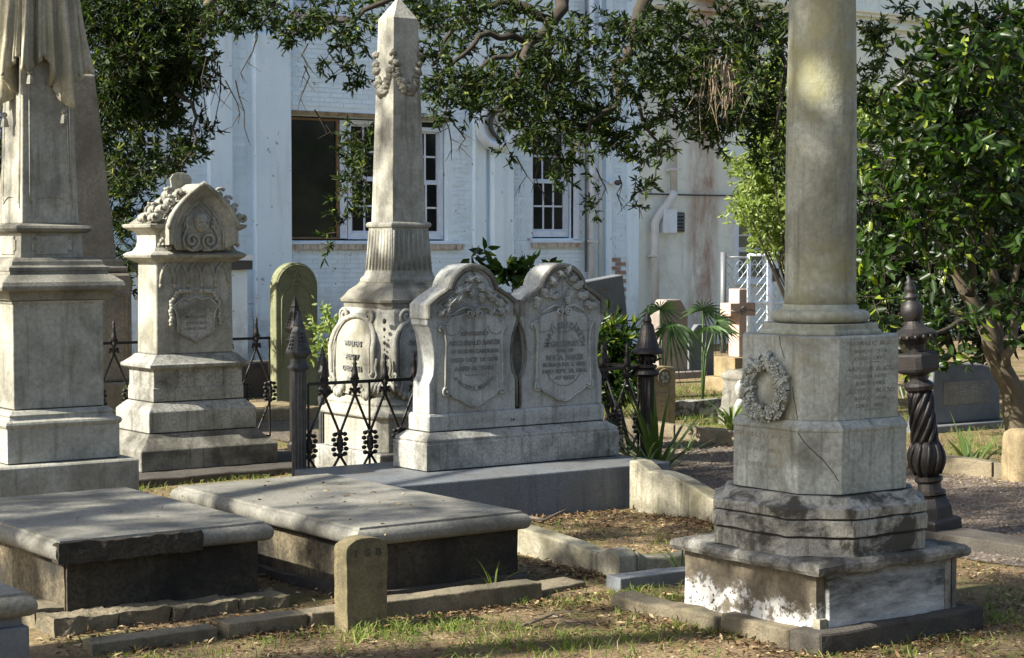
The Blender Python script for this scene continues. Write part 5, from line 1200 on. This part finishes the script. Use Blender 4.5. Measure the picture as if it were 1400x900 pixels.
for x, y, L in [(272, 60, 60), (282, 80, 110), (300, 90, 90), (308, 110, 60), (322, 110, 85), (292, 70, 70), (350, 55, 60), (452, 60, 40), (416, 90, 60), (421, 60, 60), (430, 150, 40), (706, 215, 50), (735, 230, 45), (620, 170, 40), (607, 160, 60), (846, 240, 50), (870, 240, 60), (815, 230, 55)]:
    p = [(x, y)]
    for k in range(4): p.append((p[-1][0]+random.uniform(-9, 9), p[-1][1]+L/4))
    d_ = D+random.uniform(-.5, .5)
    tw.tube([atD(a, b, d_+.1*i) for i, (a, b) in enumerate(p)], [.007, .006, .005, .004, .002], 4)
    for k in (1, 2, 3): tw.tube([atD(*p[k], d_+.1*k), atD(p[k][0]+random.uniform(-22, 22), p[k][1]+random.uniform(8, 26), d_+.1*k)], [.004, .0015], 4)
tw.build('twigs', M['bark'], ok, world=True, kind='stuff')
ms = MB()
for i in range(46):
    x = random.gauss(996, 22); y = random.uniform(72, 110); d_ = 15.9+random.uniform(-.3, .3); L = random.uniform(30, 85); p = [(x, y), (x+random.uniform(-6, 6), y+L*.5), (x+random.uniform(-14, 10), y+L)]
    ms.tube([atD(a, b, d_) for a, b in p], [.006, .005, .002], 4)
ms.build('hanging_strands', M['moss_strand'], ok, world=True, kind='stuff')
# ---- dark oak behind the draped monument
bo = atD(62, 560, 18.5); o2 = thing('dark_oak', 'dense dark oak standing between the draped monument and the white wall', 'tree', (bo.x, bo.y, 0))
MB().tube([(bo.x, bo.y, -.1), (bo.x+.05, bo.y, .9), (bo.x, bo.y+.1, 2), (bo.x+.2, bo.y, 3.4), (bo.x+.6, bo.y-.2, 5.5)], [.34, .25, .21, .17, .10], 12).build('trunk', M['bark'], o2, smooth=True, world=True)
branch([(90, 200), (140, 120), (200, 110), (240, 100), (265, 55), (285, 20), (297, -20)], 18, 16.5, .11, .04, 8, M['bark_pale'], o2, 'bough')
branch([(80, 280), (130, 260), (160, 240), (200, 235), (255, 235)], 18, 17, .06, .012, 8, M['bark'], o2, 'bough')
branch([(240, 100), (235, 130), (262, 140), (268, 190), (250, 240)], 16.8, 16.4, .03, .008, 7, M['bark'], o2, 'bough')
c2 = [pc(x, y, 17+random.uniform(-.8, .8), rx, ry, None, .35) for x, y, rx, ry in ((150, 30, 50, 45), (210, 20, 55, 40), (260, 15, 40, 30), (180, 80, 55, 45), (230, 70, 45, 35), (150, 120, 35, 40), (200, 130, 50, 35), (175, 165, 40, 30), (245, 115, 26, 24), (262, 95, 16, 20), (230, 160, 26, 22), (262, 180, 14, 12), (255, 205, 14, 14), (165, 205, 26, 30), (160, 250, 22, 32), (178, 240, 20, 24), (165, 290, 18, 28), (160, 330, 12, 28), (155, 370, 10, 24), (240, 215, 20, 16), (150, 400, 8, 18), (60, -10, 60, 40), (10, 60, 20, 60), (5, 200, 14, 120))]
crown('crown', c2, 22000, .078, .022, M['oak_leaf'], o2, 12, .16, wood=M['bark'])
# ---- evergreen with broad glossy leaves at right
et = thing('evergreen_tree', 'broad leaved glossy evergreen tree with forked pale trunk at the right edge', 'tree', tuple(gnd(1392, 600)))
DE = 14.6
branch([(1394, 612), (1386, 540), (1362, 490), (1345, 440), (1325, 405), (1300, 360), (1285, 325), (1288, 280), (1275, 235)], 15.9, 15.2, .12, .022, 10, M['bark_pale'], et, 'trunk', .015)
branch([(1362, 490), (1362, 440), (1358, 380), (1352, 300), (1362, 220), (1370, 120)], 15.8, 15.2, .07, .02, 8, M['bark_pale'], et, 'limb', .02)
branch([(1285, 325), (1262, 305), (1235, 300), (1210, 270)], 15.3, 15, .03, .01, 8, M['bark_pale'], et, 'limb', .02)
branch([(1375, 500), (1385, 460), (1382, 400), (1395, 345), (1420, 300)], 15.6, 15.4, .045, .02, 8, M['bark_pale'], et, 'limb', .02)
branch([(1345, 440), (1310, 440), (1270, 460), (1240, 440)], 15.4, 14.6, .03, .008, 8, M['bark'], et, 'limb', .02)
branch([(1325, 405), (1330, 330), (1320, 250), (1300, 150), (1290, 80)], 15.4, 15, .04, .01, 8, M['bark'], et, 'limb', .02)
ec = [pc(x, y, DE+random.uniform(-.9, 1.0), rx, ry) for x, y, rx, ry in ((1385, 30, 50, 40), (1330, 40, 45, 35), (1295, 70, 40, 35), (1345, 95, 60, 45), (1395, 110, 50, 55), (1285, 120, 45, 40), (1235, 100, 30, 22), (1225, 160, 35, 30), (1265, 175, 45, 35), (1330, 165, 55, 45), (1390, 190, 50, 50), (1205, 215, 30, 30), (1250, 235, 50, 38), (1310, 235, 55, 42), (1375, 255, 55, 45), (1210, 270, 34, 30), (1255, 300, 45, 32), (1320, 300, 45, 32), (1390, 330, 40, 40), (1200, 320, 24, 30), (1230, 345, 40, 25), (1285, 365, 30, 18), (1195, 365, 26, 26), (1200, 410, 22, 22), (1265, 440, 35, 24), (1300, 425, 30, 18), (1385, 415, 24, 26), (1275, 490, 22, 20), (1180, 190, 14, 24), (1180, 290, 14, 30))]
crown('crown', ec, 5600, .108, .047, M['camellia_leaf'], et, 7, .24, wood=M['bark'], tr=.005)
# the leaves that show largest are leaves of their own
fc = [pc(x, y, 13.5+random.uniform(-.3, .3), rx, ry) for x, y, rx, ry in ((1370, 60, 40, 30), (1300, 190, 60, 30), (1240, 250, 40, 25), (1330, 170, 50, 25), (1390, 220, 20, 60), (1220, 190, 25, 25), (1265, 120, 25, 20), (1210, 310, 20, 40), (1385, 300, 20, 30), (1250, 330, 25, 15))]
bb, dd, _, _ = spray_points(fc, 288, 6, .2)
lm = []
for q_ in range(6):
    v, f = leaf_geo(np.zeros((1, 3)), np.array([[0, 0, 1.]]), np.array([.135]), np.array([.058]), .2, .1+.05*q_)
    m = MB(); m.add(v.tolist(), [[0, 1, 2, 3], [0, 3, 4, 5]]); o = m.build('leaf', M['camellia_leaf'], et, smooth=True); lm.append(o)
eo = Vector(et.location)
for i in range(len(bb)):
    o = lm[i] if i < 6 else part_copy(lm[i % 6], et)
    d_ = Vector(dd[i]); d_.z = d_.z*.6-.35; o.location = Vector(bb[i])-eo; q_ = d_.to_track_quat('Z', 'Y') @ Quaternion((0, 0, 1), random.uniform(0, 6.28)); o.rotation_euler = q_.to_euler(); s_ = random.uniform(.7, 1.15); o.scale = (s_, s_, s_)
# ---- sunlit shrub by the gate, dark hedge behind the evergreen, plants among the graves
def shrub(name, label, clumps, n, L, W, mat, stems, per=8, twig=.2, cat='shrub', bark='bark', group=None, foot=None):
    c = clumps[0][0]; t = thing(name, label, cat, (c.x, c.y, 0), group)
    m = MB(); ctr = sum((Vector(q_[0]) for q_ in clumps), Vector())/len(clumps)
    if foot is not None: ctr = foot
    for k in range(stems):
        e_ = random.choice(clumps)[0]; a = Vector((ctr.x+random.uniform(-.12, .12), ctr.y+random.uniform(-.12, .12), -.05))
        m.tube([a, a.lerp(e_, .5)+Vector((random.uniform(-.08, .08), random.uniform(-.08, .08), .05)), e_], [.02, .014, .006], 5)
    m.build('stems', M[bark], t, world=True)
    crown('foliage', clumps, n, L, W, M[mat], t, per, twig); return t
shrub('sunlit_shrub', 'bright yellow green sunlit shrub beside the column in front of the annexe', [pc(x, y, 20.5+random.uniform(-.6, .6), rx, ry) for x, y, rx, ry in ((1065, 110, 20, 25), (1060, 150, 22, 26), (1050, 190, 22, 26), (1070, 200, 22, 30), (1035, 235, 22, 14), (1015, 228, 10, 8), (1060, 245, 28, 24), (1040, 275, 36, 22), (1070, 285, 30, 24), (1020, 285, 16, 12), (1060, 320, 22, 18), (1045, 335, 10, 10), (1085, 330, 20, 24), (1180, 170, 20, 24), (1195, 150, 26, 20), (1185, 230, 16, 30), (1255, 145, 20, 10))], 9000, .085, .032, 'light_leaf', 14, foot=atD(1118, 480, 20.6))
shrub('dark_hedge', 'dark evergreen hedge filling the shade behind the glossy tree', [pc(x, y, 20+random.uniform(-1, 1), rx, ry) for x, y, rx, ry in ((1200, 380, 40, 50), (1260, 360, 50, 45), (1330, 360, 50, 50), (1400, 370, 60, 60), (1220, 300, 50, 50), (1300, 290, 60, 50), (1390, 280, 60, 60), (1210, 440, 40, 30), (1290, 430, 50, 30), (1380, 440, 60, 40), (1460, 380, 60, 100), (1330, 220, 60, 50), (1400, 200, 60, 60), (1400, 100, 60, 60), (1340, 130, 50, 50), (1460, 150, 80, 120), (1250, 400, 40, 40))], 12000, .15, .06, 'bush_leaf', 24, cat='hedge')
shrub('dark_leaf_shrub', 'dark broad leaved shrub showing between the twin arches', [pc(x, y, 13.2, rx, ry) for x, y, rx, ry in ((645, 352, 12, 6), (690, 372, 14, 12), (715, 375, 18, 14), (735, 362, 10, 8), (700, 395, 22, 12), (690, 365, 8, 8))], 210, .11, .05, 'camellia_leaf', 6, 5, .1)
shrub('leafy_bush', 'dense green bush between twin headstone and bell capped post', [pc(x, y, 14.6, rx, ry) for x, y, rx, ry in ((830, 455, 12, 18), (828, 485, 14, 22), (846, 478, 14, 22), (836, 428, 5, 12), (852, 510, 16, 18), (835, 520, 16, 18))], 1500, .10, .028, 'camellia_leaf', 8)
shrub('small_pale_shrub', 'small pale green shrub left of the arched lettered panel', [pc(x, y, 15, rx, ry) for x, y, rx, ry in ((450, 440, 9, 10), (448, 460, 9, 14), (455, 480, 9, 14))], 500, .05, .025, 'light_leaf', 5)
# strap leaved and fan leaved plants
def strap(name, label, loc, n, L, W, mat, spread=.8, cat='plant', hue=None):
    t = thing(name, label, cat, loc); 
    for i in range(n):
        az = random.uniform(0, 2*PI); ln = L*random.uniform(.6, 1.1); el = random.uniform(.55, 1.45); d_ = Vector((math.cos(az), math.sin(az), 0)); s_ = Vector((-d_.y, d_.x, 0)); pts = []
        h, z, a = 0., 0., el
        vs, fs = [], []
        for k in range(7):
            wv = W*(1-(k/6)**2.2)*.5+.001; c = d_*(h+.02)+Vector((0, 0, z)); vs += [c+s_*wv, c-s_*wv-Vector((0, 0, 0)), ]
            h += ln/6*math.cos(a); z += ln/6*math.sin(a); a -= spread*random.uniform(.12, .36)
        for k in range(6): fs.append((2*k, 2*k+1, 2*k+3, 2*k+2))
        MB().add(vs, fs).build('leaf', M[mat], t, smooth=True)
    return t
strap('strap_leaf_plant', 'tall strap leaved plant wrapped round the bell capped iron post', (8.36, 9.74, 0), 36, .85, .032, 'yucca', .42)
strap('strap_leaf_plant', 'drooping strap leaves overhanging the granite plinth end', (7.66, 9.05, .0), 22, .55, .022, 'yucca', .9)
b_ = gnd(1012, 590); strap('arching_grass_plant', 'arching pale striped leaves beside the column pedestal', (b_.x-.1, b_.y, 0), 34, .52, .024, 'yucca', 1.1)
b_ = gnd(1305, 636); strap('upright_leaf_plant', 'single upright pointed leaf plant in the kerbed bed at right', (b_.x+.25, b_.y+.1, 0), 5, .36, .04, 'yucca', .2)
b_ = gnd(1370, 660); strap('arching_leaf_plant', 'thin arching leaves beside the ochre stone stub', (b_.x+.2, b_.y+.4, 0), 7, .45, .02, 'yucca', .9)
b_ = gnd(560, 668); strap('strap_leaf_clump', 'few broad leaves at the foot of the garlanded obelisk', (b_.x+.25, 9.75, 0), 7, .5, .05, 'palm', .7)
b_ = gnd(165, 580, .1); strap('thin_grass_plant', 'thin arching green leaves between draped and gothic monuments', (b_.x, b_.y, .1), 12, .75, .022, 'yucca', .8)
b_ = gnd(955, 610); strap('sprout', 'small bright green sprout growing in the gravel', (b_.x-.3, b_.y-.2, 0), 7, .17, .018, 'palm', .8)
b_ = gnd(940, 790); strap('weed_stalks', 'dry weed stalks beside the scroll end of the kerb', (b_.x+.05, b_.y+.1, 0), 9, .28, .008, 'yucca', .7)
b_ = gnd(672, 806); strap('pale_weed', 'pale grass tuft against the dark tomb front', (b_.x, b_.y-.02, 0), 12, .2, .007, 'grass', .9)
def fan_palm(name, label, crown_c, fans, stem, rad):
    fans = [(a_, b_, c_, d_*1.12, e_*1.25) for a_, b_, c_, d_, e_ in fans]
    t = thing(name, label, 'palm', (crown_c.x, crown_c.y, 0), 'palmetto palms among the graves')
    for (dx, dz, dy, sz, droop) in fans:
        hub = crown_c+Vector((dx, dy, dz)); MB().tube([crown_c+Vector((0, 0, -stem)), crown_c+Vector((dx*.3, dy*.3, -stem*.3)), hub], [.012, .009, .007], 5).build('leaf_stalk', M['palm'], t, smooth=True, world=True)
        ax = Vector((dx, dy-.25, max(.1, dz))).normalized(); s_ = ax.cross(Vector((0, -1, .3))).normalized()
        for k in range(17):
            a = R(-125+250*k/16); d_ = (ax*math.cos(a)+s_*math.sin(a)).normalized(); L = sz*random.uniform(.85, 1.05); nrm = d_.cross(Vector((.2, -1, .2))).normalized(); vs = []
            for j in range(5):
                u = j/4; c = hub+d_*L*u+Vector((0, 0, -droop*L*u*u)); wv = .5*L*.11*(.35+1.3*u if u < .5 else 2*(1-u))+.001; vs += [c+nrm*wv, c-nrm*wv]
            MB().add(vs, [(2*j, 2*j+1, 2*j+3, 2*j+2) for j in range(4)]).build('leaflet', M['palm'], t, world=True)
    return t
fan_palm('palmetto', 'dark green palmetto fan drooping in front of the pinkish headstone', atD(908, 452, 18), [(0, .05, -.1, .38, .8), (-.2, .12, 0, .28, .5), (.16, .0, .1, .30, .75), (.05, .2, .12, .24, .4)], .9, .4)
fan_palm('palmetto', 'yellow green palmetto fan right of the pinkish headstone', atD(960, 452, 19), [(0, .03, -.1, .32, .35), (.2, .1, 0, .24, .45), (.1, .2, .1, .22, .3)], .8, .4)

# ---- grass, dead leaves, pebbles, twigs -----------------------------------------------------
def gz(x, y): return np.array([gh(a, b) for a, b in zip(x, y)])
def blades(name, regions, H, W, mat):
    xs, ys, hs = [], [], []
    for x0, x1, y0, y1, tufts, per, sp, hh in regions:
        for _ in range(tufts):
            cx, cy = random.uniform(x0, x1), random.uniform(y0, y1)
            if mnoise.noise(Vector((cx*1.3, cy*1.3, 2))) < -.12 and random.random() < .8: continue
            n = max(2, int(per*random.uniform(.4, 1.4))); xs += list(np.random.normal(cx, sp, n)); ys += list(np.random.normal(cy, sp, n)); hs += [H*hh*random.uniform(.5, 1.3) for _ in range(n)]
    x, y, h = np.array(xs), np.array(ys), np.array(hs); n = len(x); z = gz(x, y)-.003
    base = np.stack([x, y, z], 1); d = norm(np.stack([RNG.normal(0, .55, n), RNG.normal(0, .55, n), np.ones(n)], 1)); s_ = norm(np.cross(d, norm(RNG.normal(size=(n, 3))))); b = norm(np.stack([RNG.normal(size=n), RNG.normal(size=n), np.zeros(n)], 1))
    hh = h[:, None]; v = np.stack([base-s_*W/2, base+s_*W/2, base+d*hh*.55+b*hh*.08+s_*W*.35, base+d*hh*.55+b*hh*.08-s_*W*.35, base+d*hh*.9+b*hh*.42-np.array([0, 0, .1])*hh], 1).reshape(-1, 3)
    k = (np.arange(n)*5)[:, None]; f = np.concatenate([k+np.array([[0, 1, 2]]), k+np.array([[0, 2, 3]]), k+np.array([[3, 2, 4]])], 1).ravel()
    o = fast_mesh(name, v, f, 3, mat, None, 'stuff'); o['label'] = 'sparse short grass tufts'; return o
np.random.seed(5)
blades('grass', [(2.4, 6.6, 4.8, 6.7, 260, 16, .045, 1), (4.3, 5.6, 5.6, 6.6, 150, 18, .05, 1.1), (3.9, 4.2, 6.4, 6.55, 14, 18, .03, 1.5), (5.0, 6.2, 6.0, 6.9, 100, 14, .05, .9), (4.3, 6.9, 9.6, 12.0, 420, 16, .06, 1.2), (5.85, 7.2, 7.1, 8.6, 50, 10, .05, 1), (10.35, 14, 8.5, 16, 900, 18, .09, 1.8), (5.3, 8, 4.6, 6.0, 120, 12, .05, .9), (7, 14, 13, 20, 500, 14, .12, 1.6), (2.9, 5.0, 6.5, 6.75, 70, 10, .03, .8)], .055, .0045, M['grass'])
def litter(name, regions, mat, L, W, up=.25):
    xs, ys = [], []
    for x0, x1, y0, y1, n in regions: xs.append(RNG.uniform(x0, x1, n)); ys.append(RNG.uniform(y0, y1, n))
    x, y = np.concatenate(xs), np.concatenate(ys); keep = np.array([mnoise.noise(Vector((a*2, b*2, 7)))+random.uniform(-.5, .5) > -.25 for a, b in zip(x, y)]); x, y = x[keep], y[keep]; n = len(x)
    base = np.stack([x, y, gz(x, y)+RNG.uniform(.003, .014, n)], 1); d = norm(np.stack([RNG.normal(size=n), RNG.normal(size=n), RNG.normal(0, up, n)], 1))
    s_ = norm(np.cross(d, np.stack([RNG.normal(0, .35, n), RNG.normal(0, .35, n), np.ones(n)], 1))); u = np.cross(s_, d); Ln = (L*RNG.uniform(.5, 1.2, n))[:, None]; Wn = (W*RNG.uniform(.6, 1.2, n))[:, None]
    v = np.stack([base, base+d*Ln*.4+s_*Wn*.5+u*Wn*.2, base+d*Ln, base+d*Ln*.4-s_*Wn*.5+u*Wn*.2], 1).reshape(-1, 3); k = (np.arange(n)*4)[:, None]
    f = np.concatenate([k+np.array([[0, 1, 2]]), k+np.array([[0, 2, 3]])], 1).ravel(); o = fast_mesh(name, v, f, 3, mat, None, 'stuff'); return o
litter('leaf_litter', [(2.4, 7.5, 4.6, 6.9, 8500), (5.85, 7.28, 7.05, 8.75, 2600), (6.6, 7.28, 7.3, 8.5, 900), (4.06, 4.4, 6.9, 8.8, 700), (5.28, 5.76, 6.9, 8.7, 900), (4.3, 7.0, 9.7, 12.2, 1800), (6.5, 9.5, 13, 17, 1500), (7.5, 10.2, 6, 12, 1800), (9.9, 10.2, 7, 12, 500), (10.3, 13, 8, 14, 1200), (5.2, 8, 4.4, 5.6, 900), (2.9, 4.2, 6.9, 7.25, 700), (3.0, 5.1, 6.85, 7.1, 700), (4.9, 5.6, 5.9, 6.7, 900), (6.05, 6.5, 5.1, 6.3, 300), (5.08, 5.26, 5.05, 6.3, 700), (5.2, 6.3, 4.98, 5.14, 500), (5.6, 5.74, 6.95, 7.7, 500), (7.12, 7.28, 7.3, 8.7, 900), (4.0, 5.1, 6.6, 6.72, 500), (2.9, 3.95, 6.66, 6.8, 500), (5.9, 7.2, 8.6, 8.8, 500)], M['litter'], .038, .014)
def pebbles(name, regions, mat, r):
    xs, ys = [], []
    for x0, x1, y0, y1, n in regions: xs.append(RNG.uniform(x0, x1, n)); ys.append(RNG.uniform(y0, y1, n))
    x, y = np.concatenate(xs), np.concatenate(ys); n = len(x); c = np.stack([x, y, gz(x, y)+.007], 1); rr = r*RNG.uniform(.5, 1.5, (n, 1)); a = RNG.uniform(0, 6.28, n); ca, sa = np.cos(a)[:, None], np.sin(a)[:, None]; ex = np.concatenate([ca, sa, 0*ca], 1); ey = np.concatenate([-sa, ca, 0*ca], 1); ez = np.array([[0, 0, 1.]])
    v = np.stack([c+ex*rr, c+ey*rr*.7, c-ex*rr*.9, c-ey*rr*.8, c+ez*rr*.6], 1).reshape(-1, 3); k = (np.arange(n)*5)[:, None]
    f = np.concatenate([k+np.array([[i, (i+1) % 4, 4]]) for i in range(4)], 1).ravel(); return fast_mesh(name, v, f, 3, mat, None, 'stuff')
pebbles('gravel', [(7.5, 10.18, 5.2, 12, 16000), (7.9, 10.18, 5.5, 8.5, 6000)], M['pebble'], .011)
pebbles('soil_crumbs', [(2.4, 7.4, 4.6, 6.9, 5000), (5.85, 7.28, 7.05, 8.75, 1500)], M['litter'], .006)
def twig(label, pts, r):
    o = MB(); P0 = [gnd(x, y)+Vector((0, 0, z)) for x, y, z in pts]; c = P0[0]
    o.tube([p-c for p in P0], [r*(1-.6*i/(len(P0)-1)) for i in range(len(P0))], 6); q_ = o.build('fallen_twig', M['twig'], None, smooth=True); q_.location = c; tag(q_, label, 'twig', 'fallen twigs'); return q_
twig('forked grey twig lying on the sandy soil before the mossy block', [(715, 858, .01), (740, 852, .015), (758, 848, .03), (775, 856, .02), (800, 855, .01)], .007)
twig('fallen twig at the corner of the granite plinth', [(720, 712, .02), (745, 718, .03), (765, 708, .03), (775, 706, .04)], .012)
twig('thin curved twig on the bare soil right of the footstone', [(712, 860, .01), (730, 853, .02), (755, 852, .02), (770, 850, .02)], .004)
tl = MB()
for _ in range(260):
    x, y = (random.uniform(2.4, 7.4), random.uniform(4.7, 6.9)) if random.random() < .7 else (random.uniform(5.9, 7.2), random.uniform(7.1, 8.7)); a = random.uniform(0, 6.28); L = random.uniform(.03, .14); z = gh(x, y)+.006; b_ = random.uniform(-.4, .4)
    tl.tube([(x, y, z), (x+L*.5*math.cos(a), y+L*.5*math.sin(a), z+.006), (x+L*(.5*math.cos(a)+.5*math.cos(a+b_)), y+L*(.5*math.sin(a)+.5*math.sin(a+b_)), z+.003)], [.0022, .0018, .001], 4)
tl.build('twig_litter', M['twig'], None, kind='stuff')
# dry leaves and seed bits lying on the tomb slabs
sl = []
for x, y, z, n in ((4.82, 8.2, .337, 46), (3.6, 8.0, .364, 16)):
    for _ in range(n): sl.append((x+random.gauss(0, .22), y+random.gauss(-.1, .4), z))
b = np.array(sl); d = norm(np.stack([RNG.normal(size=len(b)), RNG.normal(size=len(b)), np.full(len(b), .08)], 1)); v, f = leaf_geo(b, d, RNG.uniform(.012, .035, len(b)), RNG.uniform(.005, .012, len(b)), .2, -.15)
fast_mesh('slab_leaf_litter', v, f, 4, M['litter'], None, 'stuff')

# ---- unseen oak left of frame, leaf clumps placed along sun rays to shade chosen spots
so = thing('unseen_shade_oak', 'unseen oak west of the graves, leaf clumps placed to cast dappled shade', 'tree', (-4.5, 7.5, 0))
MB().tube([(-4.5, 7.5, -.1), (-4.45, 7.5, 1), (-4.6, 7.6, 2.6), (-4.3, 7.8, 4.2), (-4.0, 8, 6)], [.5, .38, .33, .27, .16], 12).build('trunk', M['bark'], so, smooth=True, world=True)
for e_ in ((-1, 6, 6.2), (-7, 9, 6.6), (-5, 12, 6.6), (-2, 10.5, 6.8), (-6, 5, 6.4)):
    MB().tube([(-4.3, 7.8, 4.1), ((e_[0]-4.3)/2, (e_[1]+7.8)/2, 5.6), e_], [.16, .10, .03], 8).build('limb', M['bark'], so, smooth=True, world=True)
rs = random.Random(21); sc_ = []
def shade(tx, ty, tz, t, r, wt=1.): p = Vector((tx, ty, tz))+SDIR*t; sc_.append((p, (r, r, r*.6), wt*r*r))
for _ in range(30):
    shade(rs.uniform(2.5, 8.5), rs.uniform(4.6, 9.5), .3, rs.uniform(9, 12.5), rs.uniform(.2, .42))
for _ in range(10): shade(rs.uniform(5, 9), rs.uniform(9.5, 13), rs.uniform(.3, 1.5), rs.uniform(10, 13), rs.uniform(.2, .4))
for z, r in ((.45, .34), (.8, .36), (1.1, .36), (1.4, .34), (1.72, .26), (2.0, .16), (2.2, .14), (2.52, .22), (2.8, .25)): shade(5.5, 5.55+(rs.uniform(-.08, .08) if z > 1.6 else 0), z, rs.uniform(8.5, 11), r, 2.2)
for _ in range(16): shade(rs.uniform(7.6, 10.5), rs.uniform(5.2, 10.5), .1, rs.uniform(11, 14), rs.uniform(.25, .5))
for z in (.5, .9, 1.5, 1.9, 2.3, 2.7, 3.0): shade(6.75+rs.uniform(-.1, .1), 10.7, z, rs.uniform(11, 13), .2, 1.)
for z in (.4, .8, 1.6, 2.0, 2.3): shade(3.85, 10+rs.uniform(-.2, .2), z, rs.uniform(10, 12), .07, .8)
for x, y in ((6.4, 4.9), (6.9, 5.2), (7.4, 5.6), (7.2, 4.8), (6.6, 5.5), (7.0, 7.6), (6.6, 8.2), (5.0, 6.4), (4.6, 5.9), (3.6, 6.3)): shade(x, y, .03, rs.uniform(10, 13.5), .2, 1.2)
for x, y in ((4.5, 7.6), (4.9, 8.3), (4.7, 7.25), (5.1, 8.8), (4.45, 8.5)): shade(x, y, .34, rs.uniform(11, 14), .13, 1.2)
sc_ = [q_ for q_ in sc_ if not any((Vector(q_[0])-Vector(t_)).cross(SDIR).length < r_+q_[1][0]*.6 for t_, r_ in (((3.8, 10.0, 1.0), .28), ((3.03, 7.7, .2), .15), ((3.9, 10, 2.0), .06), ((5.28, 5.6, .12), .14), ((4.3, 5.6, 0), .28)))]
crown('crown', sc_, 13500, .12, .05, M['oak_leaf'], so, 9, .28, wood=M['bark'], tr=.006)

# ---- the trees across the churchyard behind the camera (they fill the window reflections)
wd = [(Vector((x, random.uniform(-17, -13), random.uniform(1.2, 6.5))), (2.2, 1.5, 1.9), 1) for x in np.linspace(-14, 46, 44)]
b, d, _, _ = spray_points(wd, 9000, 8, .8); v, f = leaf_geo(b, d, RNG.uniform(.3, .6, len(b)), RNG.uniform(.2, .4, len(b)))
fast_mesh('wood_edge_foliage', v, f, 4, M['bush_leaf'], None, 'stuff')
